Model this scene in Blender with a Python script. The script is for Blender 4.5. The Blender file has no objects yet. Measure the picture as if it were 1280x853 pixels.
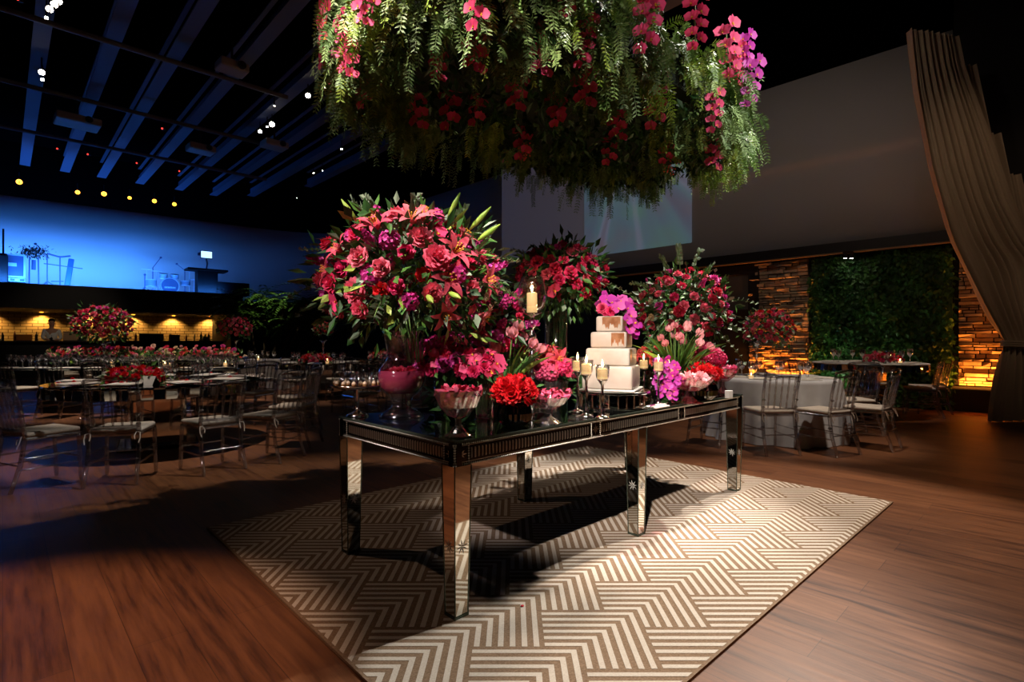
import bpy, math, random
from mathutils import Vector as V, Matrix as M, Euler
random.seed(7)
S = bpy.context.scene
COL = S.collection
PI = math.pi
R = math.radians
# ---------------------------------------------------------------- camera, exposure, world, lights
F = 664.0; H = 1.24; HY = 427.0
cam = bpy.data.objects.new('camera', bpy.data.cameras.new('camera')); COL.objects.link(cam)
cam.location = (0, 0, H); cam.rotation_euler = (R(90), 0, 0)
cam.data.sensor_width = 36; cam.data.lens = 36 * F / 1280; cam.data.clip_end = 200; cam.data.clip_start = .05
S.camera = cam
S.view_settings.view_transform = 'Standard'; S.view_settings.look = 'None'
S.view_settings.gamma = 1; S.view_settings.exposure = 0; S.view_settings.use_curve_mapping = False
S.cycles.max_bounces = 7; S.cycles.diffuse_bounces = 2; S.cycles.glossy_bounces = 3
S.cycles.transparent_max_bounces = 20; S.cycles.transmission_bounces = 5
S.cycles.caustics_reflective = False; S.cycles.caustics_refractive = False
S.cycles.sample_clamp_indirect = 4
wd = bpy.data.worlds.new('world'); S.world = wd; wd.use_nodes = True
wd.node_tree.nodes['Background'].inputs[0].default_value = (.5, .5, .7, 1)
wd.node_tree.nodes['Background'].inputs[1].default_value = .0016

def spot(name, loc, to, power, col, ang, blend=.3, r=.06):
    l = bpy.data.lights.new(name, 'SPOT'); l.energy = power; l.color = col; l.spot_size = R(ang); l.spot_blend = blend
    l.shadow_soft_size = r
    o = bpy.data.objects.new(name, l); COL.objects.link(o); o.location = loc
    o.rotation_euler = (V(to) - V(loc)).to_track_quat('-Z', 'Y').to_euler(); return o
def area(name, loc, to, power, col, sx, sy, spread=180, up='Y'):
    l = bpy.data.lights.new(name, 'AREA'); l.energy = power; l.color = col; l.shape = 'RECTANGLE'; l.size = sx; l.size_y = sy
    l.spread = R(spread)
    o = bpy.data.objects.new(name, l); COL.objects.link(o); o.location = loc
    o.rotation_euler = (V(to) - V(loc)).to_track_quat('-Z', up).to_euler(); return o
def point(name, loc, power, col, r=.02, parent=None):
    l = bpy.data.lights.new(name, 'POINT'); l.energy = power; l.color = col; l.shadow_soft_size = r
    o = bpy.data.objects.new(name, l); COL.objects.link(o); o.location = loc; o.parent = parent; return o

# plan directions: U along the mirrored table, W across it (both about 45 degrees to the view)
U = V((.7214, .6925, 0)); W = V((-.6925, .7214, 0))
T0 = V((-.25, 2.31, 0))                          # table corner nearest the camera
TL, TW, TH = 2.98, 1.10, .80
LD = V((.755, .656, 0)); LN = V((-.656, .755, 0))   # stage wall direction and its outward (away) normal
B0 = V((-16.9, 17.6, 0))                         # point on the balcony front
R0 = V((7.43, 9.92, 0)); RD = V((-.7075, .7067, 0)); RN = V((-.7067, -.7075, 0))  # right wall; RN points into the room

# key from the far right, fill from the left, wash on the hanging flowers, guest table lamps
WARM = (1, .80, .62)
KEY = T0 + U * 4.25 + W * .0 + V((0, 0, 4.0))
def tw(s_, t_, z=0): return T0 + U * s_ + W * t_ + V((0, 0, z))
spot('key_left_spot', KEY, tw(.35, -.55), 430, (1, .84, .70), 30, .25, .03)
spot('key_right_spot', KEY, tw(2.45, -.45), 680, (1, .84, .70), 60, .45, .03)
spot('fill_spot', (-4.6, 3.8, 6.8), (.6, 3.6, .8), 120, (1, .66, .46), 40, .5, .06)
spot('rose_spot', (-1.9, 1.0, 4.6), (.1, 3.3, 1.15), 1300, (1, .84, .76), 27, .7, .06)
spot('table_spot', (-.4, -.6, 4.6), (.60, 3.40, 1.05), 1700, (1, .86, .76), 24, .8, .06)
spot('hanging_spot', tw(4.9, -.9, 7.2), (.75, 3.6, 2.4), 2100, (1, .94, .86), 42, .4, .05)
spot('hanging_left_spot', (-4.2, 1.0, 6.5), (-.6, 3.2, 3.0), 230, (1, .9, .75), 26, .6, .05)
spot('bowl_fill', (-2.4, .2, 3.0), (-.55, 2.95, .95), 520, (1, .84, .80), 16, .8, .05)  # added light to brighten the fishbowl under the bouquet
spot('garland_front_fill', (.2, -1.6, 5.2), (.3, 3.2, 2.95), 190, (1, .9, .84), 36, .8, .06)  # added frontal light so the garland orchids show
spot('bar_front_fill', tuple(B0 + LD * 2.5 + LN * -5 + V((0, 0, 5.2))), tuple(B0 + LD * 1.6 + LN * .6 + V((0, 0, 1.5))), 170, (1, .8, .6), 40, .9, .06)  # added light on the barman's shirt, otherwise backlit
spot('cake_spot', (-1.6, .9, 4.4), (.80, 3.75, 1.0), 110, (1, .88, .76), 11, .6, .05)
spot('floor_right_spot', (5.5, 2.5, 7.5), (4.6, 4.6, 0), 480, (1, .76, .56), 48, .9, .15)
spot('garland_right_fill', (3.8, .6, 6.4), (1.45, 3.9, 2.95), 1500, (1, .97, .90), 19, .7, .05)  # added front light for the camera-facing leaves at the right
spot('floor_left_spot', (-3.6, .6, 7.0), (-2.2, 1.5, 0), 1800, (1, .60, .40), 26, .5, .04)
spot('rug_back_spot', (.9, 7.4, 5.2), (.45, 5.25, 0), 90, (1, .8, .6), 14, .8, .05)
spot('wall_wash', (1.5, 5.0, 6.5), (5.0, 12.3, 4.6), 120, (1, .80, .66), 80, .9, .2)  # added dim warm light on the right wall
for nm, a, b, p, an in [('guest_spot', (-4.0, 6.0, 7.5), (-4.1, 6.2, .8), 1300, 27), ('guest_spot', (-7.0, 9.2, 7.5), (-6.9, 10, .8), 1700, 36),
                        ('guest_spot', (-5.0, 12.0, 7.5), (-5.0, 12.4, .8), 800, 44), ('guest_spot', (3.6, 5.6, 7.3), (3.5, 6.8, .8), 900, 27),
                        ('guest_spot', (5.6, 7.6, 6.5), (6.1, 9.0, .9), 330, 22)]:
    spot(nm, a, b, p, (1, .84, .70), an, .5, .05)
# stage cyclorama: blue lamps along the balcony edge washing the wall, and added weak blue spots that tint the ceiling beams
for k in range(5):
    q = B0 + LD * (-2.6 + k * 2.1) + LN * .35
    area('cyclorama_lamp', q + V((0, 0, 3.3)), q + LN * 3.3 + V((0, 0, 4.6)), (66, 88, 98, 66, 22)[k], (.035, .235, 1), 1.7, .15, 150)
    q = q + LN * 1.75; area('cyclorama_lamp', q + V((0, 0, 3.25)), q + LN * 1.5 + V((0, 0, 5.0)), (54, 68, 76, 50, 16)[k], (.055, .235, 1), 1.9, .12)
for k in range(3):
    q = B0 + LD * (1 + k * 2.0) + LN * -.6
    spot('beam_wash', q + V((0, 0, 4.6)), q + LN * -3.2 + V((0, 0, 8.2)), 46, (.02, .22, 1), 100, .8, .2)
# bar downlights
for k in range(6):
    q = B0 + LD * (-.5 + k * 1.45) + LN * 3.2
    spot('bar_downlight', q + V((0, 0, 2.32)), q + LN * .3 + V((0, 0, 1.0)), 70, (1, .50, .10), 120, .7, .05)
# uplights of the stone panels and the green wall
def rw(t, off, z): return R0 + RD * t + RN * off + V((0, 0, z))
area('stone_uplight', rw(-1.15, .20, .40), rw(-1.15, .04, 2.0), 36, (1, .27, .03), 1.0, .05)
area('stone_uplight', rw(2.25, .20, .40), rw(2.25, .04, 2.2), 60, (1, .27, .03), 1.2, .05)
for t_ in (-1.15, 2.3): spot('stone_uplight', rw(t_, .34, .3), rw(t_, .0, 2.6), 70, (1, .27, .03), 62, .8, .04)
spot('green_wall_spot', rw(1.1, .75, .25), rw(.9, 0, 1.3), 22, (.85, 1, .7), 120, .9, .1)
spot('curtain_lamp', (5.2, 4.2, 7.0), (8.1, 8.2, 3), 110, (1, .66, .42), 44, .9, .1)

# ---------------------------------------------------------------- materials
def mat(name, col=(.5, .5, .5), rough=.5, metal=0, emit=None, es=0, spec=None, trans=0, ior=1.45, alpha=1, sheen=0, sss=0):
    m = bpy.data.materials.new(name); m.use_nodes = True
    b = m.node_tree.nodes['Principled BSDF']
    b.inputs['Base Color'].default_value = (*col, 1); b.inputs['Roughness'].default_value = rough
    b.inputs['Metallic'].default_value = metal; b.inputs['IOR'].default_value = ior
    if emit: b.inputs['Emission Color'].default_value = (*emit, 1); b.inputs['Emission Strength'].default_value = es
    if spec is not None: b.inputs['Specular IOR Level'].default_value = spec
    if trans: b.inputs['Transmission Weight'].default_value = trans
    if alpha < 1: b.inputs['Alpha'].default_value = alpha
    if sheen: b.inputs['Sheen Weight'].default_value = sheen
    return m
def N(m, t, **k):
    n = m.node_tree.nodes.new(t)
    for a, b in k.items(): setattr(n, a, b)
    return n
def L(m, a, b): m.node_tree.links.new(a, b)
def bs(m): return m.node_tree.nodes['Principled BSDF']
def ramp(m, fac, stops):
    r = N(m, 'ShaderNodeValToRGB'); e = r.color_ramp.elements
    e[0].position, e[0].color = stops[0][0], (*stops[0][1], 1); e[1].position, e[1].color = stops[-1][0], (*stops[-1][1], 1)
    for p, c in stops[1:-1]:
        x = e.new(p); x.color = (*c, 1)
    L(m, fac, r.inputs[0]); return r
def noisy(m, c1, c2, scale=5, detail=3, bump=0, bscale=None, rough_var=None, stretch=(1, 1, 1), rot=0):
    tc = N(m, 'ShaderNodeTexCoord'); mp = N(m, 'ShaderNodeMapping'); mp.inputs['Scale'].default_value = stretch
    mp.inputs['Rotation'].default_value = (0, 0, rot)
    L(m, tc.outputs['Object'], mp.inputs[0])
    n = N(m, 'ShaderNodeTexNoise'); n.inputs['Scale'].default_value = scale; n.inputs['Detail'].default_value = detail
    L(m, mp.outputs[0], n.inputs[0])
    r = ramp(m, n.outputs[0], [(.35, c1), (.65, c2)]); L(m, r.outputs[0], bs(m).inputs['Base Color'])
    if bump:
        n2 = N(m, 'ShaderNodeTexNoise'); n2.inputs['Scale'].default_value = bscale or scale * 4; L(m, mp.outputs[0], n2.inputs[0])
        b = N(m, 'ShaderNodeBump'); b.inputs['Strength'].default_value = bump; L(m, n2.outputs[0], b.inputs['Height'])
        L(m, b.outputs[0], bs(m).inputs['Normal'])
    return m
def petal_mat(name, c1, c2, c3=None, rough=.55):
    """petal colour that differs a little from flower to flower"""
    m = mat(name, c1, rough); oi = N(m, 'ShaderNodeObjectInfo')
    r = ramp(m, oi.outputs['Random'], [(0, c1), (.5, c2), (1, c3 or c1)])
    L(m, r.outputs[0], bs(m).inputs['Base Color'])
    tr = N(m, 'ShaderNodeBsdfTranslucent'); L(m, r.outputs[0], tr.inputs[0])
    mx = N(m, 'ShaderNodeMixShader'); mx.inputs[0].default_value = .22
    L(m, bs(m).outputs[0], mx.inputs[1]); L(m, tr.outputs[0], mx.inputs[2])
    L(m, mx.outputs[0], m.node_tree.nodes['Material Output'].inputs[0]); return m
def leaf_mat(name, c1, c2, rough=.45, sc=14):
    m = mat(name, c1, rough); noisy(m, c1, c2, sc, 2)
    return m
def clear(name, tint=(.85, .85, .88), base=.08, top=.75, rough=.04):
    """thin clear acrylic or glass: see-through with mirror-like edges"""
    m = bpy.data.materials.new(name); m.use_nodes = True; nt = m.node_tree; nt.nodes.remove(bs(m))
    t = N(m, 'ShaderNodeBsdfTransparent'); t.inputs[0].default_value = (*tint, 1)
    g = N(m, 'ShaderNodeBsdfGlossy'); g.inputs[0].default_value = (.95, .95, .95, 1); g.inputs[1].default_value = rough
    lw = N(m, 'ShaderNodeLayerWeight'); lw.inputs[0].default_value = .35
    mr = N(m, 'ShaderNodeMapRange'); mr.inputs[3].default_value = base; mr.inputs[4].default_value = top
    L(m, lw.outputs['Facing'], mr.inputs[0]); mx = N(m, 'ShaderNodeMixShader'); L(m, mr.outputs[0], mx.inputs[0])
    L(m, t.outputs[0], mx.inputs[1]); L(m, g.outputs[0], mx.inputs[2])
    L(m, mx.outputs[0], nt.nodes['Material Output'].inputs[0]); return m

MT = {}
MT['black'] = mat('black_paint', (.006, .006, .007), .7)
MT['ceiling'] = mat('matte_black_ceiling', (.0015, .0015, .0018), 1, spec=0)
MT['darkwood'] = mat('dark_stained_wood', (.018, .012, .010), .4)
MT['white_wall'] = noisy(mat('cyclorama_paint', (.6, .58, .56), .9), (.60, .57, .54), (.66, .63, .60), .35, 2)
MT['beam'] = mat('blue_lit_beam_paint', (.13, .15, .22), .7)  # grey tinted blue, with the stage light put into the colour
MT['mirror'] = mat('antique_mirror', (.80, .80, .74), .035, 1)
MT['mirror_top'] = mat('mirror_top_glass', (.62, .66, .64), .03, 1)
MT['mirror_dark'] = mat('dark_mirror', (.10, .095, .085), .10, 1)
MT['bead'] = mat('silver_beading', (.62, .58, .50), .28, 1)
MT['glass_edge'] = mat('green_glass_edge', (.10, .13, .10), .15, .6)
MT['silver'] = mat('polished_silver', (.80, .78, .74), .12, 1)
MT['chrome'] = mat('dull_chrome', (.5, .5, .52), .25, 1)
MT['acrylic'] = clear('clear_acrylic', (.72, .70, .70), .17, .70, .10)
MT['glass'] = clear('clear_glass', (.90, .91, .92), .11, .75, .07)
MT['crystal'] = clear('cut_crystal', (.86, .86, .90), .30, .85, .12)
MT['pink_glass'] = clear('pink_glass', (.92, .60, .66), .16, .6, .08)
MT['green_glass'] = clear('olive_green_glass', (.20, .26, .07), .12, .55, .06)
MT['water'] = clear('clear_water', (.80, .86, .80), .05, .3, .05)
MT['pink_water'] = mat('pink_tinted_water', (.62, .07, .15), .12, trans=.25, ior=1.33)
MT['cushion'] = noisy(mat('beige_cushion_fabric', (.6, .52, .43), .9), (.56, .49, .41), (.66, .58, .49), 60, 2, .2)
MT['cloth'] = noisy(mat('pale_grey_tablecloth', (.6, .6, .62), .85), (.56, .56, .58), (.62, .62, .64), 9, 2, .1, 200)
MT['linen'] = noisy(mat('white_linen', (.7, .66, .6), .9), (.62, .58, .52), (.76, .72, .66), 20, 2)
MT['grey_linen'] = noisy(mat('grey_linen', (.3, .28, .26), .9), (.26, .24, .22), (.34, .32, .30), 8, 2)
MT['icing'] = noisy(mat('white_icing', (.82, .76, .68), .45), (.58, .53, .47), (.52, .43, .36), 7, 4)
MT['copper'] = noisy(mat('copper_leaf', (.62, .30, .16), .3, .6), (.70, .36, .20), (.50, .20, .09), 22, 3)
MT['wax'] = mat('candle_wax', (.9, .62, .28), .5, emit=(1, .60, .24), es=1.0)  # emission puts the candle glow into the wax itself
MT['flame'] = mat('candle_flame', (1, .7, .3), .5, emit=(1, .66, .25), es=22)
MT['wick'] = mat('wick', (.02, .015, .01), .8)
MT['white_card'] = mat('white_card', (.66, .64, .60), .6)
MT['brown_food'] = noisy(mat('chocolate_sweet', (.25, .09, .02), .6), (.42, .20, .06), (.20, .07, .02), 90, 2)
MT['cream_food'] = mat('cream_topping', (.8, .62, .42), .6)
MT['curtain'] = noisy(mat('beige_curtain_cloth', (.52, .42, .32), .95), (.48, .39, .29), (.56, .46, .35), 3, 3, .15, 60, stretch=(1, 1, .15))
MT['soil'] = mat('dark_soil', (.015, .012, .01), .9)
MT['trunk'] = noisy(mat('palm_bark', (.10, .06, .03), .9), (.13, .08, .04), (.05, .03, .015), 12, 3, .4)
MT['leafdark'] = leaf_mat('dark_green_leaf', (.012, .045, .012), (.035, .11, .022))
MT['leaf'] = leaf_mat('mid_green_leaf', (.035, .12, .02), (.09, .22, .035))
MT['leafpale'] = leaf_mat('grey_green_leaf', (.16, .24, .15), (.30, .38, .26))
MT['leafyellow'] = leaf_mat('lime_green_leaf', (.20, .36, .04), (.36, .46, .08))
MT['frond'] = leaf_mat('feathery_leaf', (.07, .15, .03), (.24, .36, .11), .55, 5)
MT['hedge'] = leaf_mat('ivy_leaf', (.015, .07, .015), (.05, .16, .025), .5, 3)
MT['palm'] = leaf_mat('palm_leaf', (.03, .10, .02), (.10, .20, .03), .5, 6)
MT['stem'] = mat('green_stem', (.10, .20, .04), .5)
MT['p_orchid'] = petal_mat('crimson_orchid_petal', (.82, .04, .15), (.88, .10, .26), (.85, .05, .14))
MT['p_orchid2'] = petal_mat('magenta_orchid_petal', (.72, .04, .42), (.60, .05, .48), (.80, .12, .50))
MT['p_rose'] = petal_mat('crimson_rose_petal', (.55, .012, .045), (.78, .035, .11), (.66, .02, .13))
MT['p_rosepink'] = petal_mat('pink_rose_petal', (.88, .12, .20), (.88, .20, .28), (.82, .08, .17))
MT['p_red'] = petal_mat('scarlet_rose_petal', (.72, .008, .012), (.62, .006, .018), (.80, .015, .02))
MT['p_lily'] = petal_mat('pink_lily_petal', (.85, .12, .18), (.80, .07, .14), (.88, .25, .28))
MT['p_hot'] = petal_mat('hot_pink_petal', (.90, .05, .20), (.82, .03, .16), (.88, .12, .28))
MT['p_pale'] = petal_mat('pale_pink_petal', (.88, .46, .48), (.86, .34, .40), (.84, .30, .34))
MT['p_coral'] = petal_mat('coral_petal', (.80, .10, .08), (.82, .14, .12), (.72, .05, .06))
MT['p_fuchsia'] = petal_mat('fuchsia_petal', (.68, .03, .30), (.72, .06, .38), (.60, .02, .20))
MT['p_cream'] = petal_mat('cream_petal', (.80, .70, .50), (.78, .50, .40), (.82, .74, .40))
MT['yellow'] = mat('yellow_pollen', (.85, .45, .03), .6)
MT['red_petal_pile'] = noisy(mat('loose_pink_petals', (.8, .1, .2), .6), (.85, .14, .28), (.70, .02, .08), 30, 2)
MT['skin'] = mat('skin', (.42, .22, .14), .6)
MT['shirt'] = mat('white_shirt', (.7, .68, .64), .8)
MT['lamp_white'] = mat('white_lamp_face', (1, 1, 1), .5, emit=(1, .90, .76), es=30)
MT['lamp_orange'] = mat('amber_lamp_face', (1, .6, .1), .5, emit=(1, .40, .03), es=5)
MT['lamp_red'] = mat('red_led', (1, .1, .1), .5, emit=(1, .05, .03), es=2)
MT['screenblue'] = mat('lit_screen', (.2, .4, 1), .5, emit=(.35, .6, 1), es=2.2)
MT['case_white'] = mat('case_trim', (.75, .78, .85), .4)
MT['case_blue'] = mat('case_panel', (.10, .13, .25), .5)
MT['drum'] = mat('drum_shell', (.35, .38, .5), .3)
MT['skinhead'] = mat('drum_head', (.75, .78, .85), .5)

# wood floor: long planks across the table direction
def wood():
    m = mat('brown_wood_floor', (.1, .05, .03), .38); b = bs(m)
    tc = N(m, 'ShaderNodeTexCoord'); mp = N(m, 'ShaderNodeMapping'); mp.inputs['Rotation'].default_value = (0, 0, R(46.2))
    L(m, tc.outputs['Object'], mp.inputs[0])
    br = N(m, 'ShaderNodeTexBrick'); br.offset = .37; br.inputs['Scale'].default_value = 1
    br.inputs['Brick Width'].default_value = 1.9; br.inputs['Row Height'].default_value = .19
    br.inputs['Mortar Size'].default_value = .0012; br.inputs['Mortar Smooth'].default_value = .3
    br.inputs['Color1'].default_value = (.0, .0, .0, 1); br.inputs['Color2'].default_value = (1, 1, 1, 1)
    br.inputs['Mortar'].default_value = (0, 0, 0, 1)
    L(m, mp.outputs[0], br.inputs[0])
    m2 = N(m, 'ShaderNodeMapping'); m2.inputs['Scale'].default_value = (1.2, 16, 1); L(m, mp.outputs[0], m2.inputs[0])
    ns = N(m, 'ShaderNodeTexNoise'); ns.inputs['Scale'].default_value = 1.6; ns.inputs['Detail'].default_value = 8; ns.inputs['Roughness'].default_value = .65
    L(m, m2.outputs[0], ns.inputs[0])
    ad = N(m, 'ShaderNodeMath', operation='MULTIPLY_ADD'); ad.inputs[1].default_value = .16; L(m, br.outputs[0], ad.inputs[0]); L(m, ns.outputs[0], ad.inputs[2])
    r = ramp(m, ad.outputs[0], [(.36, (.046, .015, .006)), (.52, (.13, .047, .018)), (.74, (.205, .080, .031))])
    mm = N(m, 'ShaderNodeMixRGB'); mm.inputs[2].default_value = (.03, .012, .006, 1); L(m, br.outputs['Fac'], mm.inputs[0]); L(m, r.outputs[0], mm.inputs[1])
    L(m, mm.outputs[0], b.inputs['Base Color'])
    rr = N(m, 'ShaderNodeMapRange'); rr.inputs[3].default_value = .36; rr.inputs[4].default_value = .54; L(m, ns.outputs[0], rr.inputs[0]); L(m, rr.outputs[0], b.inputs['Roughness'])
    bp = N(m, 'ShaderNodeBump'); bp.inputs['Strength'].default_value = .12; bp.inputs['Distance'].default_value = .01; L(m, ns.outputs[0], bp.inputs['Height']); L(m, bp.outputs[0], b.inputs['Normal'])
    return m
MT['floor'] = wood()
def rugm(name, c1, c2):
    m = mat(name, c1, .95, spec=.1)
    tc = N(m, 'ShaderNodeTexCoord'); mp = N(m, 'ShaderNodeMapping'); mp.inputs['Rotation'].default_value = (0, 0, R(-44)); mp.inputs['Scale'].default_value = (1, 2.2, 1)
    L(m, tc.outputs['Object'], mp.inputs[0])
    n = N(m, 'ShaderNodeTexNoise'); n.inputs['Scale'].default_value = 130; n.inputs['Detail'].default_value = 2; L(m, mp.outputs[0], n.inputs[0])
    r = ramp(m, n.outputs[0], [(.35, c1), (.65, c2)]); L(m, r.outputs[0], bs(m).inputs['Base Color'])
    b = N(m, 'ShaderNodeBump'); b.inputs['Strength'].default_value = .4; b.inputs['Distance'].default_value = .004; L(m, n.outputs[0], b.inputs['Height']); L(m, b.outputs[0], bs(m).inputs['Normal'])
    return m
MT['rug_tan'] = rugm('tan_jute', (.22, .145, .092), (.34, .235, .155))
MT['rug_cream'] = rugm('cream_wool', (.62, .54, .45), (.72, .65, .56))
def stonem(name, c1, c2):
    m = mat(name, c1, .85); return noisy(m, c1, c2, 7, 4, .5, 30)
MT['stone'] = stonem('rough_ledge_stone', (.42, .30, .20), (.60, .46, .32))
def barbrick():
    m = mat('bar_brick', (.5, .4, .3), .9)
    tc = N(m, 'ShaderNodeTexCoord'); br = N(m, 'ShaderNodeTexBrick'); L(m, tc.outputs['UV'], br.inputs[0])
    br.inputs['Scale'].default_value = 1; br.inputs['Brick Width'].default_value = .34; br.inputs['Row Height'].default_value = .12; br.inputs['Mortar Size'].default_value = .012
    br.inputs['Color1'].default_value = (.50, .38, .25, 1); br.inputs['Color2'].default_value = (.62, .50, .34, 1); br.inputs['Mortar'].default_value = (.16, .11, .07, 1)
    L(m, br.outputs[0], bs(m).inputs['Base Color']); return m
MT['barbrick'] = barbrick()
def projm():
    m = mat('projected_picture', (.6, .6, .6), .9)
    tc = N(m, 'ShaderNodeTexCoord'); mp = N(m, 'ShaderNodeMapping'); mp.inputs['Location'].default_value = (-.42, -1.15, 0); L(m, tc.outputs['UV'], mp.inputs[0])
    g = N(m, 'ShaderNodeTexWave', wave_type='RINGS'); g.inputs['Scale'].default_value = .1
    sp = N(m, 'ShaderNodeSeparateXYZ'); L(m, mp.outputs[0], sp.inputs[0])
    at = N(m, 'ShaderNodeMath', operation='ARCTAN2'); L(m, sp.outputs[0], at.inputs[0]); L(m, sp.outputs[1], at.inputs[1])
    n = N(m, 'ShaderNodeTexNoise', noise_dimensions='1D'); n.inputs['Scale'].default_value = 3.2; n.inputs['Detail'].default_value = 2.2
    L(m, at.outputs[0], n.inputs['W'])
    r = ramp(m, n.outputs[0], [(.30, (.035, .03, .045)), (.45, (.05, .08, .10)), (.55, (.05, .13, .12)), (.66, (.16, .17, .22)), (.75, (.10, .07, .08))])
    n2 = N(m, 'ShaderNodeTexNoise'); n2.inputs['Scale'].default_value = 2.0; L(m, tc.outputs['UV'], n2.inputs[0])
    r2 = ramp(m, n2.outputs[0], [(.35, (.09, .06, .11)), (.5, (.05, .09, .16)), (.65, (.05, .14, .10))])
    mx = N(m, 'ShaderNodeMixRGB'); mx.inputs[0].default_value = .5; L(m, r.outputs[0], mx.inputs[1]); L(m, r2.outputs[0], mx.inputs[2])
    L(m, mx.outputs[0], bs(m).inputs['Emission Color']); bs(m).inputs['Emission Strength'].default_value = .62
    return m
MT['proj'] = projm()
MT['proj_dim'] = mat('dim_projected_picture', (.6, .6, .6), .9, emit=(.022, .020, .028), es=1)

# ---------------------------------------------------------------- mesh builder
class MB:
    def __init__(s): s.v = []; s.f = []; s.m = []; s.uv = None
    def add(s, vs, fs, mi=0, X=None):
        o = len(s.v)
        s.v += [tuple(X @ V(p)) for p in vs] if X is not None else [tuple(p) for p in vs]
        s.f += [tuple(i + o for i in f) for f in fs]; s.m += [mi] * len(fs); return s
    def box(s, c, d, mi=0, X=None, rz=0):
        c = V(c); x, y, z = d[0] / 2, d[1] / 2, d[2] / 2
        vs = [V((a * x, b * y, e * z)) for e in (-1, 1) for b in (-1, 1) for a in (-1, 1)]
        if rz: q = M.Rotation(rz, 3, 'Z'); vs = [q @ p for p in vs]
        return s.add([p + c for p in vs], [(0, 2, 3, 1), (4, 5, 7, 6), (0, 1, 5, 4), (2, 6, 7, 3), (0, 4, 6, 2), (1, 3, 7, 5)], mi, X)
    def bbox(s, c, d, bev=.01, mi=0, X=None, rz=0, nz=True):
        """box with bevelled vertical and horizontal edges"""
        x, y, z = d[0] / 2, d[1] / 2, d[2] / 2; b = min(bev, x * .9, y * .9, z * .9)
        def ring(ix, iy, zz):
            o = []
            for sx, sy in ((1, 1), (-1, 1), (-1, -1), (1, -1)):
                for k in range(4):
                    a = {(1, 1): 0, (-1, 1): 90, (-1, -1): 180, (1, -1): 270}[(sx, sy)] + k * 30
                    o.append(V((sx * (x - b) + (b - ix) * math.cos(R(a)), sy * (y - b) + (b - ix) * math.sin(R(a)), zz)))
            return o
        rs = [ring(b * .999, 0, -z), ring(b * .3, 0, -z + b * .3), ring(0, 0, -z + b), ring(0, 0, z - b), ring(b * .3, 0, z - b * .3), ring(b * .999, 0, z)]
        vs = [p for r_ in rs for p in r_]; n = 16
        if rz: q = M.Rotation(rz, 3, 'Z'); vs = [q @ p for p in vs]
        vs = [p + V(c) for p in vs]
        fs = [(k * n + i, k * n + (i + 1) % n, (k + 1) * n + (i + 1) % n, (k + 1) * n + i) for k in range(5) for i in range(n)]
        fs += [tuple(range(n - 1, -1, -1)), tuple(5 * n + i for i in range(n))]
        return s.add(vs, fs, mi, X)
    def lathe(s, prof, n=16, c=(0, 0, 0), mi=0, X=None, cap=True, wob=None):
        c = V(c); vs = []
        for k, (r, z) in enumerate(prof):
            for i in range(n):
                a = 2 * PI * i / n; rr = r * (wob(a, k) if wob else 1)
                vs.append(V((rr * math.cos(a), rr * math.sin(a), z)) + c)
        fs = [(k * n + i, k * n + (i + 1) % n, (k + 1) * n + (i + 1) % n, (k + 1) * n + i) for k in range(len(prof) - 1) for i in range(n)]
        if cap:
            if prof[0][0] > 1e-4: fs.append(tuple(range(n - 1, -1, -1)))
            if prof[-1][0] > 1e-4: fs.append(tuple((len(prof) - 1) * n + i for i in range(n)))
        return s.add(vs, fs, mi, X)
    def tube(s, pts, r, n=6, mi=0, X=None, prof=None):
        pts = [V(p) for p in pts]; m = len(pts); vs = []; rs = r if isinstance(r, (list, tuple)) else [r] * m
        for k in range(m):
            d = (pts[min(k + 1, m - 1)] - pts[max(k - 1, 0)]).normalized()
            a = d.orthogonal() if k == 0 else (a - d * a.dot(d))
            a.normalize(); b = d.cross(a)
            for i in range(n):
                t = 2 * PI * i / n; vs.append(pts[k] + (a * math.cos(t) + b * math.sin(t)) * rs[k])
        fs = [(k * n + i, k * n + (i + 1) % n, (k + 1) * n + (i + 1) % n, (k + 1) * n + i) for k in range(m - 1) for i in range(n)]
        fs += [tuple(range(n - 1, -1, -1)), tuple((m - 1) * n + i for i in range(n))]
        return s.add(vs, fs, mi, X)
    def ball(s, c, r, n=8, k=6, mi=0, X=None, sz=1):
        prof = [(r * math.sin(PI * i / k) + 1e-5, -r * sz * math.cos(PI * i / k)) for i in range(k + 1)]
        return s.lathe(prof, n, c, mi, X, cap=False)
    def octa(s, c, r, mi=0):
        c = V(c); return s.add([c + V(q) * r for q in ((1, 0, 0), (0, 1, 0), (-1, 0, 0), (0, -1, 0), (0, 0, 1), (0, 0, -1))],
                               [(0, 1, 4), (1, 2, 4), (2, 3, 4), (3, 0, 4), (1, 0, 5), (2, 1, 5), (3, 2, 5), (0, 3, 5)], mi)
    def quad(s, a, b, c, d, mi=0): return s.add([a, b, c, d], [(0, 1, 2, 3)], mi)
    def mesh(s, name, mats, smooth=False):
        me = bpy.data.meshes.new(name); me.from_pydata(s.v, [], s.f)
        for q in (mats if isinstance(mats, (list, tuple)) else [mats]): me.materials.append(MT[q] if isinstance(q, str) else q)
        me.polygons.foreach_set('material_index', s.m)
        if smooth: me.polygons.foreach_set('use_smooth', [True] * len(s.f))
        me.update(); return me
def link(name, me, parent=None, mw=None):
    o = bpy.data.objects.new(name, me); COL.objects.link(o)
    if parent: o.parent = parent
    if mw is not None: o.matrix_local = mw
    return o
def part(name, mb, mats, parent, smooth=False, label=None):
    o = link(name, mb.mesh(name, mats, smooth), parent)
    if label: o['label'] = label
    return o
def tag(o, label, cat, group=None, kind=None):
    o['label'] = label; o['category'] = cat
    if group: o['group'] = group
    if kind: o['kind'] = kind
    return o
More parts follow.
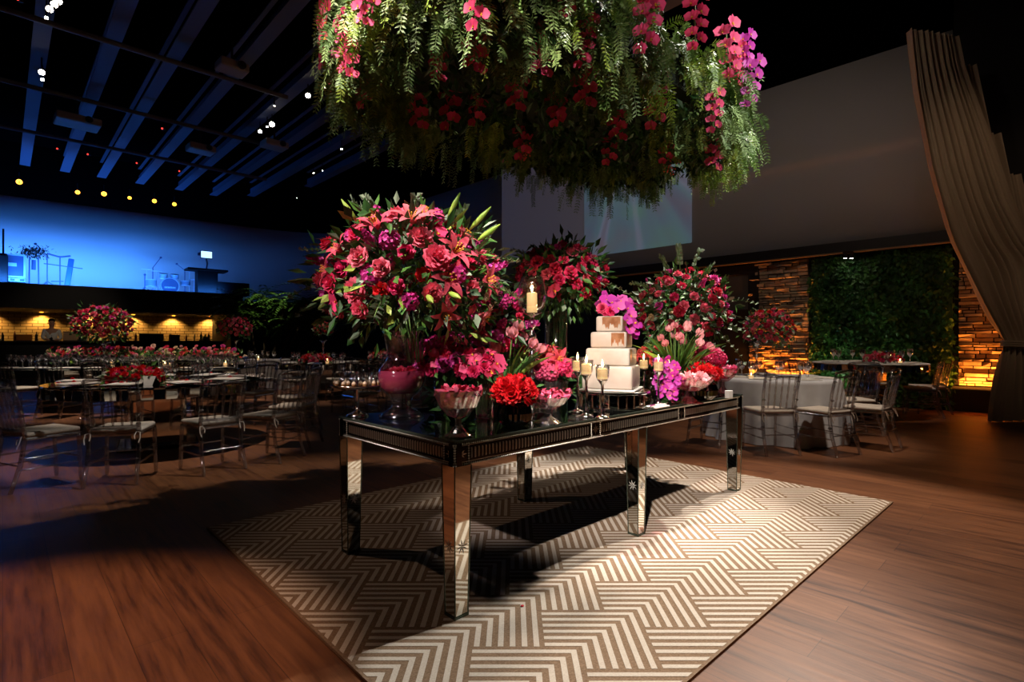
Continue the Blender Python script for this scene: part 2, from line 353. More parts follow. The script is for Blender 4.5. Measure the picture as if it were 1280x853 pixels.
def thing(name, label, cat, loc=(0, 0, 0), rz=0, group=None):
    o = bpy.data.objects.new(name, None); COL.objects.link(o); o.location = loc; o.rotation_euler = (0, 0, rz)
    o.empty_display_size = .1
    return tag(o, label, cat, group)
def single(name, mb, mats, label, cat, loc=(0, 0, 0), rz=0, group=None, smooth=False, kind=None):
    o = link(name, mb.mesh(name, mats, smooth)); o.location = loc; o.rotation_euler = (0, 0, rz)
    return tag(o, label, cat, group, kind)
def struct(name, mb, mats, smooth=False, parent=None):
    o = link(name, mb.mesh(name, mats, smooth), parent)
    if parent is None: o['kind'] = 'structure'
    return o
def dup(root, loc, rz, label=None, group=None, sc=None):
    r = root.copy(); COL.objects.link(r); r.location = loc; r.rotation_euler = (0, 0, rz)
    if sc: r.scale = (sc, sc, sc)
    if label: r['label'] = label
    if group: r['group'] = group
    for ch in list(root.children):
        c = ch.copy(); COL.objects.link(c); c.parent = r
        for g in list(ch.children):
            d = g.copy(); COL.objects.link(d); d.parent = c
    return r
def onz(px, py, z):
    """point of the photograph on a horizontal surface at height z"""
    Y = F * (H - z) / (py - HY); return V(((px - 640) / F * Y, Y, z))
def atY(px, py, Y): return V(((px - 640) / F * Y, Y, H - (py - HY) / F * Y))
def uni(a, b): return random.uniform(a, b)
# ---------------------------------------------------------------- the room
mb = MB(); mb.add([(-45, -4, 0), (16, -4, 0), (16, 45, 0), (-45, 45, 0)], [(0, 1, 2, 3)]); struct('floor', mb, 'floor')
mb = MB(); mb.add([(-45, -4, 8.9), (16, -4, 8.9), (16, 45, 8.9), (-45, 45, 8.9)], [(3, 2, 1, 0)]); struct('ceiling', mb, 'ceiling')
# curved white cyclorama: stage side, rounded corner, right side
LW = B0 + LN * 3.62
pa = LW - LD * 14; c0 = LW + LD * 8.3
pb = R0 + RD * 17.2
pts = [pa, LW, LW + LD * 4]
for k in range(13):
    t = k / 12; q = (c0 * (1 - t) + (LW + LD * 15.4) * t) * (1 - t) + ((LW + LD * 15.4) * (1 - t) + pb * t) * t
    pts.append(q)
for t in (12, 8, 4, 0, -.62): pts.append(R0 + RD * t)
pts = [V((p.x, p.y, 0)) for p in pts]
def strip(pts, z0, z1, th, off=0):
    mb = MB(); n = len(pts); vs = []
    for k in range(n):
        d = (pts[min(k + 1, n - 1)] - pts[max(k - 1, 0)]).normalized(); nn = V((d.y, -d.x, 0))
        a = pts[k] + nn * off; b = a - nn * th
        vs += [a + V((0, 0, z0)), a + V((0, 0, z1)), b + V((0, 0, z0)), b + V((0, 0, z1))]
    for k in range(n - 1):
        o = k * 4; p = o + 4
        mb.f += [(o, p, p + 1, o + 1), (o + 3, p + 3, p + 2, o + 2), (o + 1, p + 1, p + 3, o + 3), (o, o + 2, p + 2, p)]; mb.m += [0] * 4
    mb.v = [tuple(q) for q in vs]; mb.f += [(0, 1, 3, 2), (4 * n - 4, 4 * n - 2, 4 * n - 1, 4 * n - 3)]; mb.m += [0, 0]
    return mb
struct('wall_cyclorama', strip(pts, 3.18, 6.8, .25), 'white_wall', True)
struct('wall_upper', strip(pts, 6.8, 8.9, .25, .02), 'ceiling')
pts2 = pts + [V((*(R0 + RD * -6).xy, 0))]
struct('wall_lower', strip(pts2, 0, 3.18, .25, -.02), 'black')
struct('wall_right', strip([V((*(R0 + RD * t).xy, 0)) for t in (-.625, -6)], 3.18, 8.9, .25, -.02), 'black')
ri = [p for p in pts[8:]]
struct('trim_1', strip([R0 + RD * 14, R0 + RD * -.95], 2.98, 3.18, .40, .34), 'darkwood')
struct('trim_2', strip([R0 + RD * 14, R0 + RD * -.95], 2.95, 2.98, .05, .37), mat('warm_lit_wood_lip', (.30, .17, .07), .5))  # thin wood lip, the warm light on its edge put into the colour
struct('baseboard_right', strip([R0 + RD * 14, R0 + RD * -1.7], 0, .44, .05, .06), 'black')
# projected pictures: thin glowing panels on the wall stand in for projector light
def wallquad(t0, t1, z0, z1, m, off):
    mb = MB(); a = rw(t0, off, z0); b = rw(t1, off, z0); c = rw(t1, off, z1); d = rw(t0, off, z1)
    e = RN * -.01
    mb.add([a, b, c, d, a + e, b + e, c + e, d + e], [(0, 1, 2, 3), (4, 7, 6, 5), (0, 4, 5, 1), (1, 5, 6, 2), (2, 6, 7, 3), (3, 7, 4, 0)])
    me = mb.mesh('projection', m); uv = me.uv_layers.new(name='UVMap')
    for i, l in enumerate(me.loops):
        uv.data[i].uv = {0: (1, 0), 1: (0, 0), 2: (0, 1), 3: (1, 1)}[l.vertex_index % 4]
    return me
def wt(px):
    k = (px - 640) / F; return (R0.x - R0.y * k) / (.7075 + .7067 * k)
def wz(px, py): q = rw(wt(px), 0, 0); return H + (HY - py) / F * q.y
o = link('projected_picture', wallquad(wt(865), wt(731), wz(865, 304), wz(865, 166) , 'proj', .025)); tag(o, 'bright green and violet picture projected on the white wall behind the roses', 'projection')
o = link('projected_picture', wallquad(wt(731) + .03, wt(628), wz(731, 316), wz(731, 180), 'proj_dim', .022)); tag(o, 'dim grey picture projected on the wall left of the bright one', 'projection')

# balcony stage and bar under it
def lp(t, off, z=0): return B0 + LD * t + LN * off + V((0, 0, z))
def slab(name, t0, t1, o0, o1, z0, z1, m):
    mb = MB(); vs = [lp(t, o_, z) for z in (z0, z1) for t, o_ in ((t0, o0), (t1, o0), (t1, o1), (t0, o1))]
    mb.add(vs, [(0, 3, 2, 1), (4, 5, 6, 7), (0, 1, 5, 4), (1, 2, 6, 5), (2, 3, 7, 6), (3, 0, 4, 7)]); return mb
struct('balcony', slab('', -9, 7.35, 0, 3.6, 2.36, 3.2, 0), 'black')['label'] = 'black stage balcony above the bar'
o = link('wall_bar', MB().mesh('x', 'black')); o.data = slab('', -9, 6.9, 3.45, 3.6, 0, 2.36, 0).mesh('wall_bar', 'barbrick'); o['kind'] = 'structure'
uv = o.data.uv_layers.new(name='UVMap')
for i, l in enumerate(o.data.loops):
    p = V(o.data.vertices[l.vertex_index].co) - B0; uv.data[i].uv = (p.dot(LD), p.z)
struct('wall_bar_end', slab('', 6.9, 7.3, 0, 3.6, 0, 2.36, 0), 'black')
struct('floor_bar', slab('', -9, 6.9, .3, 3.45, 0, .22, 0), 'black')
c = thing('bar_counter', 'long black bar counter under the stage balcony', 'bar', (0, 0, 0))
part('counter_top', slab('', -9, 6.6, -.55, .1, 1.20, 1.25, 0), 'darkwood', c); part('counter_front', slab('', -9, 6.5, -.45, 0, 0, 1.2, 0), 'black', c)
mb = slab('', 3.4, 6.2, .1, .5, 2.31, 2.355, 0); o = single('lit_panel', mb, mat('pale_panel', (.55, .5, .42), .5), 'pale strip panel under the right half of the balcony', 'panel')
for k in range(6):
    mb = MB(); mb.lathe([(.0, -.005), (.05, -.005), (.07, .012)], 14); q = lp(-.5 + k * 1.45, 3.0, 2.345)
    single('downlight', mb, 'lamp_orange', ['small round downlight over the bar, at the far left edge', 'small round downlight over the barman', 'small round downlight over the big pink flower ball',
           'small round downlight right of the big pink flower ball', 'small round downlight over the dark box on the bar', 'small round downlight at the right end of the bar'][k], 'light', q)

# ceiling beams and pipes
vd = W
for k, (X0) in enumerate([-19.6, -18.13, -16.5, -14.9, -13.1, -11.1, -9.2, -7.4, -5.6]):
    a = V((X0, 19.8, 8.0)); tmax = ((LW - a).dot(LN)) / vd.dot(LN) - .25
    if X0 > -9.5: tmax = min(tmax, 9 - (X0 + 9.2) * 1.15)
    q0 = a - vd * 22; q1 = a + vd * tmax
    sd = V((vd.y, -vd.x, 0)); mb = MB(); w = .17
    for zz, ww, hh in ((8.0, .15, .03), (8.32, .02, .32), (8.62, .05, .03)):
        vs = [p + sd * (s_ * ww) + V((0, 0, zz - 8 + dz)) for dz in (0, hh) for p, s_ in ((q0, -1), (q0, 1), (q1, 1), (q1, -1))]
        if hh > .1: vs = [p - V((0, 0, .30)) for p in vs]
        mb.add(vs, [(0, 3, 2, 1), (4, 5, 6, 7), (0, 1, 5, 4), (1, 2, 6, 5), (2, 3, 7, 6), (3, 0, 4, 7)])
    struct('beam_%d' % (k + 1), mb, 'beam')
crosses = [(14.4, 7.75), (18.2, 7.7), (21.8, 7.6), (9.8, 7.8)]
pipe_m = mat('grey_pipe', (.12, .12, .14), .5)
for k, (dd, z) in enumerate(crosses):
    q = V((0, 0, 0)) + W * dd; mb = MB()
    mb.tube([q - U * 6 + V((0, 0, z)), q + U * (5.5 + k) + V((0, 0, z))], .06, 8)
    single('lighting_pipe', mb, pipe_m, ['thin crossing pipe second from the camera under the ceiling beams', 'thin crossing pipe halfway to the blue wall', 'thin crossing pipe nearest the blue stage wall', 'crossing pipe nearest the camera'][k], 'pipe')

# ---------------------------------------------------------------- right wall: stone panels, green wall, window, curtain
def stone_panel(t0, t1, z0, z1, label, seed):
    rnd = random.Random(seed); mb = MB(); z = z0
    while z < z1:
        h = rnd.uniform(.04, .085); t = t0 - rnd.uniform(0, .2)
        while t < t1:
            w = rnd.uniform(.10, .38); a = max(t, t0); b = min(t + w, t1)
            if b - a > .02:
                d = rnd.uniform(.01, .13); g = .008
                p = [rw(a + g, 0, z + g), rw(b - g, 0, z + g), rw(b - g, 0, z + h), rw(a + g, 0, z + h)]
                f = [rw(a + g, d, z + g + rnd.uniform(0, .008)), rw(b - g, d * rnd.uniform(.7, 1), z + g + rnd.uniform(0, .008)), rw(b - g, d * rnd.uniform(.7, 1), z + h - rnd.uniform(0, .012)), rw(a + g, d, z + h - rnd.uniform(0, .012))]
                mb.add(p + f, [(7, 6, 5, 4), (0, 4, 5, 1), (1, 5, 6, 2), (2, 6, 7, 3), (3, 7, 4, 0), (0, 1, 2, 3)])
            t += w
        z += h
    single('stone_panel', mb, 'stone', label, 'wall panel')
stone_panel(-1.75, -.70, .45, 2.95, 'orange-lit rough stone wall panel beside the tied curtain', 1)
stone_panel(1.70, 2.92, .45, 2.95, 'orange-lit rough stone wall panel left of the green wall', 2)
g = thing('green_wall', 'tall living wall of dark ivy leaves between the two stone panels', 'plant wall', rw(.5, .08, 0))
mb = MB(); base = rw(.5, .08, 0)
mb.add([rw(t, o_, z) - base for z in (.1, 2.9) for t, o_ in ((-.62, .03), (1.62, .03), (1.62, .10), (-.62, .10))], [(0, 3, 2, 1), (4, 5, 6, 7), (0, 1, 5, 4), (1, 2, 6, 5), (2, 3, 7, 6), (3, 0, 4, 7)])
part('backing', mb, 'leafdark', g)
def leafq(mb, p, d, n_, l, w, mi=0, fold=.25):
    d = V(d).normalized(); s_ = d.cross(V(n_)); 
    if s_.length < 1e-3: s_ = d.orthogonal()
    s_.normalize(); nn = s_.cross(d)
    a = V(p); m_ = a + d * l * .45
    mb.add([a, m_ + s_ * w + nn * w * fold, a + d * l, m_ - s_ * w + nn * w * fold, m_], [(0, 1, 4), (1, 2, 4), (2, 3, 4), (3, 0, 4)], mi)
mb = MB(); rnd = random.Random(5)
for k in range(7000):
    t = rnd.uniform(-.66, 1.64); z = rnd.uniform(.05, 2.95)
    if t < -.5 and rnd.random() < .45: t += .3
    o_ = rnd.uniform(.08, .22) + (.08 * math.sin(t * 7) * math.sin(z * 5))
    dr = V((rnd.gauss(0, .6), rnd.gauss(0, .6), -.8 + rnd.gauss(0, .4)))
    leafq(mb, rw(t, o_, z) - base, dr, RN + V((rnd.gauss(0, .5), rnd.gauss(0, .5), rnd.uniform(-.2, 1))), rnd.uniform(.06, .12), rnd.uniform(.022, .045))
o = part('ivy_leaves', mb, 'hedge', g); o['kind'] = 'stuff'
# dark window with frame
def wbox(mb, t0, t1, o0, o1, z0, z1, mi=0):
    mb.add([rw(t, o_, z) for z in (z0, z1) for t, o_ in ((t0, o0), (t1, o0), (t1, o1), (t0, o1))], [(0, 1, 2, 3), (4, 7, 6, 5), (0, 4, 5, 1), (1, 5, 6, 2), (2, 6, 7, 3), (3, 7, 4, 0)], mi)
mb = MB(); a, b = wt(937), wt(903)
wbox(mb, a, b, .0, .03, 1.95, 2.75); wn = struct('window_1', mb, mat('dim_window_glass', (.16, .13, .10), .3))
mb = MB()
for q in ((a - .22, a, 1.75, 2.95), (b, b + .12, 1.75, 2.95), (a, b, 2.75, 2.95), (a, b, 1.75, 1.95)): wbox(mb, q[0], q[1], 0, .09, q[2], q[3])
struct('window_frame', mb, 'darkwood', parent=wn)
mb = MB(); wbox(mb, wt(838), wt(792), 0, .04, 1.9, 2.72); struct('amber_panel', mb, mat('amber_panel_tint', (.10, .045, .02), .3))  # small panel, its amber lit look put into the colour

# curtain: gathered panels tied back
ct = thing('draped_curtain', 'tall beige curtain tied back at the right edge of the room', 'curtain', (0, 0, 0))
def curtain_panel(Lp, Rp, rows, folds, amp, seed):
    """Lp/Rp: functions of z giving plan points of the two edges"""
    n = 120; mb = MB(); vs = []
    rnd = random.Random(seed); ph = [rnd.uniform(0, 6) for _ in range(4)]
    for z in rows:
        a, b = Lp(z), Rp(z); d = (b - a); wd_ = d.length; dn = d.normalized() if wd_ else V((1, 0, 0)); nn = V((dn.y, -dn.x, 0))
        az = amp * (1 - .7 * math.exp(-((z - 1.2) / .22) ** 2))
        for i in range(n + 1):
            s_ = i / n; w_ = math.sin(s_ * folds * 2 * PI + ph[0] + .5 * math.sin(s_ * 9 + ph[1] + z * .3)) + .45 * math.sin(s_ * folds * 4.6 * PI + ph[2])
            p = a + d * s_ + nn * az * w_; vs.append(V((p.x, p.y, z)))
    mb.v = [tuple(p) for p in vs]
    for k in range(len(rows) - 1):
        for i in range(n):
            o = k * (n + 1) + i; mb.f.append((o, o + 1, o + n + 2, o + n + 1)); mb.m.append(0)
    return mb
def lerp(a, b, t): return a + (b - a) * t
def edge(tab):
    def f(z):
        for (z0, p0), (z1, p1) in zip(tab, tab[1:]):
            if z0 <= z <= z1: t = (z - z0) / (z1 - z0); t = t * t * (3 - 2 * t) if False else t; return lerp(V((*p0, 0)), V((*p1, 0)), t)
        return V((*tab[-1][1], 0))
    return f
def pxp(px, Y): return ((px - 640) / F * Y, Y)
YC = 8.1
def zc(y, Y=YC): return H + (HY - y) / F * Y
le = edge([(0, pxp(1233, YC))] + [(zc(y), pxp(x, YC)) for y, x in ((505, 1236), (477, 1241), (432, 1253), (426, 1253), (392, 1231), (350, 1210), (313, 1192), (294, 1184), (211, 1161), (116, 1143), (54, 1136), (18, 1133))])
re_ = edge([(0, pxp(1345, YC + .2)), (1.12, pxp(1318, YC + .1)), (1.25, pxp(1316, YC + .1)), (2.4, pxp(1318, YC + .2))] + [(zc(y), pxp(x, YC + .2)) for y, x in ((300, 1290), (250, 1262), (168, 1235), (83, 1203), (18, 1190))])
rows = [0.01, .1, .25, .45, .7, .95, 1.08, 1.14, 1.19, 1.25, 1.32, 1.45] + [1.6 + .231 * k for k in range(20)]
o = part('curtain_panel', curtain_panel(le, re_, rows, 9, .055, 3), 'curtain', ct, True)
for (x0, x1, ytop, Y) in ((1180, 1217, 83, 8.42), (1212, 1252, 168, 8.5), (1240, 1274, 219, 8.58)):
    zt = H + (HY - ytop) / F * Y
    l2 = edge([(1.3, pxp(x0 + 70, Y)), (zt, pxp(x0, Y))]); r2 = edge([(1.3, pxp(x1 + 70, Y)), (zt, pxp(x1, Y))])
    def ed(x, zt=zt, Y=Y):
        yb = HY - (2.3 - H) * F / Y; yt = HY - (zt - H) * F / Y
        return edge([(2.3, pxp(x + .21 * (yb - yt), Y)), (zt, pxp(x, Y))])
    rws = [2.3 + (zt - 2.3) * k / 10 for k in range(11)]
    part('curtain_panel', curtain_panel(ed(x0), ed(x1), rws, 4, .05, int(x0)), 'curtain', ct, True)
mb = MB(); a = V((*pxp(1252, YC), 1.20)); b = V((*pxp(1318, YC + .1), 1.22)); d = (b - a); nn = V((d.y, -d.x, 0)).normalized()
for dz in (-.03, 0, .03): mb.tube([a + d * .0 + nn * -.02 + V((0, 0, dz)), a + d * .04 + nn * .045 + V((0, 0, dz)), lerp(a, b, .5) + nn * .065 + V((0, 0, dz - .03)), b + nn * .05 + V((0, 0, dz))], .020, 8)
part('tieback', mb, 'curtain', ct, True)

# ---------------------------------------------------------------- rug with nested chevron stripes
def clip(poly, pl):
    for (p0, n) in pl:
        out = []
        for i in range(len(poly)):
            a, b = poly[i], poly[(i + 1) % len(poly)]; da = (a - p0).dot(n); db = (b - p0).dot(n)
            if da >= 0: out.append(a)
            if (da > 0 > db) or (da < 0 < db): out.append(a + (b - a) * (da / (da - db)))
        poly = out
        if len(poly) < 3: return []
    return poly
RU = V((.7285, .685, 0)); RW = V((-.685, .7285, 0)); RC = V((.02, 1.34, 0)); RLn, RWd = 3.97, 2.97
rug = MB(); zt = .012
q = [RC, RC + RU * RLn, RC + RU * RLn + RW * RWd, RC + RW * RWd]
rug.add([p + V((0, 0, 0.001)) for p in q] + [p + V((0, 0, zt)) for p in q], [(4, 5, 6, 7), (0, 1, 5, 4), (1, 2, 6, 5), (2, 3, 7, 6), (3, 0, 4, 7)])
PL = [(RC + RW * .012, RW), (RC + RW * (RWd - .012), -RW), (RC + RU * .012, RU), (RC + RU * (RLn - .012), -RU)]
p_ = .0483; zz = V((0, 0, zt + .0012))
for i in range(-16, 17):
    for j in range(-12, 13):
        cx, cy = .835 + p_ * (-6 * i + 9 * j), 2.69 + p_ * (-6 * i - 3 * j)
        if (V((cx, cy, 0)) - RC).length > 6: continue
        for k in range(6):
            x1, y1 = cx - k * p_, cy - k * p_; xa, ya = cx - 8.55 * p_, cy - 8.55 * p_; w = .47 * p_
            for po in ([(xa, y1 - w), (x1 - w, y1 - w), (x1, y1), (xa, y1)], [(x1 - w, ya), (x1, ya), (x1, y1), (x1 - w, y1 - w)]):
                c = clip([V((a, b, 0)) for a, b in po], PL)
                if c: rug.add([v_ + zz for v_ in c], [tuple(range(len(c)))], 1)
single('rug', rug, ['rug_tan', 'rug_cream'], 'large tan and cream rug with angular stripe pattern under the mirrored table', 'rug')
mb = MB(); mb.lathe([(0, 0), (.007, .002), (.008, .005), (0, .007)], 8, cap=False)
single('fallen_petal', mb, 'p_red', 'tiny red petal fallen on the rug in front of the near table leg', 'petal', onz(653, 759, .0135))

# ---------------------------------------------------------------- mirrored table
T = thing('mirrored_table', 'long mirrored console table with beaded apron in the middle of the room', 'table', T0, math.atan2(U.y, U.x))
mb = MB(); mb.box((TL / 2, TW / 2, TH - .006), (TL - .02, TW - .02, .012)); part('table_top', mb, 'mirror_top', T)
mb = MB()
for (a, b, c_, d_) in ((0, 0, TL, .012), (0, TW - .012, TL, TW), (0, 0, .012, TW), (TL - .012, 0, TL, TW)):
    mb.box(((a + c_) / 2, (b + d_) / 2, TH - .0035), (abs(c_ - a), abs(d_ - b), .009))
part('top_rim', mb, 'glass_edge', T)
ap0, ap1 = .688, .788
ap = MB(); bd = MB(); fl = MB()
for (o_, dr, nr, ln, blk) in ((V((0, .012, 0)), V((1, 0, 0)), V((0, -1, 0)), TL, (.045, TL / 3 + .02, TL * 2 / 3 + .0, TL - .045)), (V((0, TW - .012, 0)), V((1, 0, 0)), V((0, 1, 0)), TL, (.045, TL / 3, TL * 2 / 3, TL - .045)),
                           (V((.012, 0, 0)), V((0, 1, 0)), V((-1, 0, 0)), TW, (.045, TW - .045)), (V((TL - .012, 0, 0)), V((0, 1, 0)), V((1, 0, 0)), TW, (.045, TW - .045))):
    def P3(s_, off, z): return o_ + dr * s_ + nr * off + V((0, 0, z))
    vs = [P3(s_, off, z) for z in (ap0, ap1) for s_, off in ((.0, 0), (ln, 0), (ln, -.03), (0, -.03))]
    ap.add(vs, [(0, 1, 2, 3), (4, 7, 6, 5), (0, 4, 5, 1), (1, 5, 6, 2), (2, 6, 7, 3), (3, 7, 4, 0)])
    n = int(ln / .0125)
    for k in range(n + 1):
        for z in (ap0 + .006, ap1 - .004): bd.octa(P3(ln * k / n, .004, z), .0058)
    for z in (ap0 + .0145, ap1 - .0125):
        vs = [P3(s_, off, z + dz) for dz in (-.0015, .0015) for s_, off in ((0, .003), (ln, .003), (ln, -.001), (0, -.001))]
        bd.add(vs, [(0, 1, 2, 3), (4, 7, 6, 5), (0, 4, 5, 1), (1, 5, 6, 2), (2, 6, 7, 3), (3, 7, 4, 0)])
    for b_ in blk:
        for sg in (-1, 1):
            for k in range(7): bd.octa(P3(b_ + sg * .041, .005, ap0 + .017 + k * .0112), .0058)
        for k in range(8):
            a_ = PI * k / 8 * 2; c_ = P3(b_, .003, .738); dd = dr * math.cos(a_) + V((0, 0, math.sin(a_)))
            s_ = dd.cross(nr); L_ = .033 if k % 2 == 0 else .024
            bd.add([c_, c_ + dd * L_ * .5 + s_ * .004, c_ + dd * L_, c_ + dd * L_ * .5 - s_ * .004], [(0, 1, 2, 3)])
    k = 0; s0 = .02
    while s0 < ln - .02:
        if all(abs(s0 - b_) > .052 for b_ in blk):
            vs = [P3(s0 - .0034, .0, ap0 + .026), P3(s0 + .0034, 0, ap0 + .026), P3(s0 + .0034, 0, ap1 - .026), P3(s0 - .0034, 0, ap1 - .026), P3(s0, .007, ap0 + .034), P3(s0, .007, ap1 - .030)]
            fl.add(vs, [(0, 1, 4), (1, 2, 5, 4), (2, 3, 5), (3, 0, 4, 5)])
        s0 += .0215
ap.add(fl.v, fl.f, 1); part('apron', ap, ['mirror_dark', 'bead'], T, label='dark fluted mirrored apron'); part('apron_beading', bd, 'bead', T)
for s_ in (.05, TL / 2, TL - .05):
    for t_ in (.05, TW - .05):
        lg = MB(); a, b = .047, .036
        vs = [(s_ + x * h, t_ + y * h, z) for z, h in ((.0255, b), (ap0, a)) for x, y in ((-1, -1), (1, -1), (1, 1), (-1, 1))]
        lg.add(vs, [(0, 3, 2, 1), (4, 5, 6, 7), (0, 1, 5, 4), (1, 2, 6, 5), (2, 3, 7, 6), (3, 0, 4, 7)])
        L_ = part('leg', lg, 'mirror', T)
        eg = MB(); st = MB()
        for x, y in ((-1, -1), (1, -1), (1, 1), (-1, 1)):
            eg.tube([(s_ + x * b, t_ + y * b, .0255), (s_ + x * a, t_ + y * a, ap0)], .0032, 4)
        eg.box((s_, t_, .0196), (b * 2 + .006, b * 2 + .006, .012))
        part('glass_edging', eg, 'glass_edge', L_)
        for (nx, ny) in ((0, -1), (0, 1), (-1, 0), (1, 0)):
            h = b + (a - b) * .45; c_ = V((s_ + nx * (h + .001), t_ + ny * (h + .001), .33)); dr = V((-ny, nx, 0)); dz = V((0, 0, 1)); nn = V((nx, ny, 0))
            for k in range(8):
                a_ = PI / 4 * k + .2; dd = dr * math.cos(a_) + dz * math.sin(a_); s2 = dd.cross(nn)
                st.add([c_, c_ + dd * .014 + s2 * .0034, c_ + dd * .036, c_ + dd * .014 - s2 * .0034], [(0, 1, 2, 3)])
        part('etched_star', st, mat('etched_glass', (.5, .5, .46), .5) if 'etched' not in MT else MT['etched'], L_)
        MT['etched'] = bpy.data.materials['etched_glass']

# ---------------------------------------------------------------- acrylic chair
def turned(n, r, knobs=3):
    """profile of a turned spindle along 0..1"""
    out = []
    for k in range(n + 1):
        s_ = k / n; out.append((s_, r * (.62 + .38 * abs(math.sin(s_ * PI * knobs)) ** .6)))
    return out
def spindle(mb, a, b, r, knobs=3, n=12, m=7):
    a, b = V(a), V(b); pr = turned(n, r, knobs); mb.tube([a + (b - a) * s_ for s_, _ in pr], [q for _, q in pr], m)
SP = []
def make_chair(label):
    c = thing('acrylic_chair', label, 'chair')
    sh = .43; w, d = .19, .19     # half sizes; faces +Y, back at -Y
    for x in (-1, 1):
        mb = MB(); spindle(mb, (x * w, d, sh), (x * w * 1.03, d + .02, 0), .019, 3, 14); part('leg', mb, 'acrylic', c, True)
        mb = MB(); mb.tube([(x * w * 1.0, -d - .10, 0), (x * w * .97, -d - .03, .22), (x * w * .95, -d, sh), (x * w * .98, -d - .03, .66), (x * w * 1.02, -d - .09, .90)], [.016, .019, .019, .017, .014], 8)
        for zz_ in (.3, .52, .60, .80): mb.ball((x * w * .97, -d - .01 - max(0, zz_ - .43) * .16, zz_), .022, 8, 4, sz=.6)
        part('leg', mb, 'acrylic', c, True)
    mb = MB(); mb.bbox((0, 0, sh), (w * 2.15, d * 2.15, .028), .03); part('seat', mb, 'acrylic', c)
    n = 10
    for nm_, zz_, rr, dy, bow in (('top_rail', .90, .017, -.088, .02), ('upper_back_rail', .845, .012, -.075, .01), ('lower_back_rail', .50, .012, -.012, 0)):
        mb = MB(); mb.tube([((k / n * 2 - 1) * w * 1.0, -d + dy - .02 * (1 - (k / n * 2 - 1) ** 2), zz_ + bow * (1 - (k / n * 2 - 1) ** 2)) for k in range(n + 1)], rr, 7)
        part(nm_, mb, 'acrylic', c, True)
    for k in range(5):
        x = (k - 2) * w * .36; mb = MB(); spindle(mb, (x, -d - .03, .505), (x * 1.05, -d - .095, .85), .0115, 4); part('spindle', mb, 'acrylic', c, True)
    for p0, p1 in [((x * w, d + .01, zz_), (x * w, -d - .04, zz_)) for zz_ in (.18, .27) for x in (-1, 1)] + [((-w, d + .01, .22), (w, d + .01, .22)), ((-w, -d - .05, .22), (w, -d - .05, .22))]:
        mb = MB(); spindle(mb, p0, p1, .0095, 3, 9, 6); part('stretcher', mb, 'acrylic', c, True)
    mb = MB(); mb.bbox((0, .01, sh + .033), (w * 2.08, d * 2.08, .042), .045)
    cu = part('cushion', mb, 'cushion', c, True, label='beige seat cushion')
    for x in (-1, 1):
        mb = MB(); mb.tube([(x * .165, -.24, .39), (x * .16, -.235, .42), (x * .17, -.205, .452), (x * .20, -.225, .445), (x * .205, -.238, .40), (x * .195, -.25, .36)], .0042, 5)
        part('cushion_tie', mb, 'cushion', cu)
    return c
def face(x, y, tx, ty): return math.atan2(ty - y, tx - x) - PI / 2
NT = (-4.25, 6.40)
near = [(-4.10, 4.62, 'clear acrylic chair on the near left table, furthest left in front, cut by nothing'), (-3.50, 4.78, 0), (-2.93, 5.18, 0), (-2.56, 5.62, 0), (-2.62, 6.35, 0), (-5.75, 5.6, 0), (-5.6, 7.3, 0), (-4.9, 7.9, 0), (-3.9, 8.05, 0), (-3.0, 7.4, 0)]
labs = ['front left clear acrylic chair turned sideways at the near round table', 'front clear acrylic chair with tilted-looking back, second from left at the near round table',
        'clear acrylic chair with its back to the viewer before the mirrored pedestal', 'right front clear acrylic chair with hanging cushion ties at the near round table',
        'clear acrylic chair just behind the one with hanging cushion ties', 'clear acrylic chair at the far left side of the near round table',
        'clear acrylic chair behind the near round table, left of the pedestal', 'clear acrylic chair directly behind the near round table, left one', 'clear acrylic chair directly behind the red flowers of the near round table', 'clear acrylic chair behind the near round table on its right']
chair0 = make_chair('x'); first = [True]
def chair(x, y, rz, label, group):
    if first[0]: first[0] = False; chair0.location = (x, y, 0); chair0.rotation_euler = (0, 0, rz); chair0['label'] = label; chair0['group'] = group; return
    dup(chair0, (x, y, 0), rz, label, group)
jit = [-.5, -.12, .1, .15, 0, .1, -.1, .1, -.1, 0]
for (x, y, _), lb, j in zip(near, labs, jit): chair(x, y, face(x, y, *NT) + j, lb, 'chairs at the near round table')
RT = (3.45, 7.0)
for x, y, rz, lb in [(2.90, 6.00, R(4), 'clear acrylic chair, back to the viewer, next to the right leg of the mirrored table'), (3.50, 5.96, R(24), 'clear acrylic chair with tied beige cushion in front of the grey tablecloth'),
                     (4.18, 6.24, R(42), 'clear acrylic chair right of the one with the tied beige cushion'), (2.42, 6.45, R(-40), 'clear acrylic chair seen under the right end of the mirrored table'), (4.52, 7.05, R(85), 'clear acrylic chair at the right side of the grey cloth table, behind the others')]:
    chair(x, y, rz, lb, 'chairs at the grey cloth table')
for x, y, rz, lb in [(6.72, 8.75, R(60), 'amber-tinted clear chair at right of the table by the green wall, nearer one'), (7.15, 9.15, R(75), 'clear chair furthest right by the green wall'), (5.35, 8.15, R(-25), 'dark clear chair at left of the table by the green wall'), (5.0, 8.9, R(-80), 'clear chair at the far left of the table by the green wall')]:
    chair(x, y, rz, lb, 'chairs at the table by the green wall')
for k, x in enumerate((-8.75, -8.1, -7.4, -6.65, -5.9, -5.2)):
    chair(x, 8.72, R(random.uniform(-12, 12)), ['clear chair at the long flower table, first from the left frame edge', 'clear chair at the long flower table, second from the left frame edge', 'clear chair at the long flower table, third from the left frame edge', 'clear chair at the long flower table, fourth from the left frame edge', 'clear chair at the long flower table, fifth from the left frame edge', 'clear chair at the long flower table, rightmost on the near side'][k], 'chairs at the long flower table')
DT = (-4.35, 12.0); ET = (-6.7, 13.6); FT = (-3.3, 14.2)
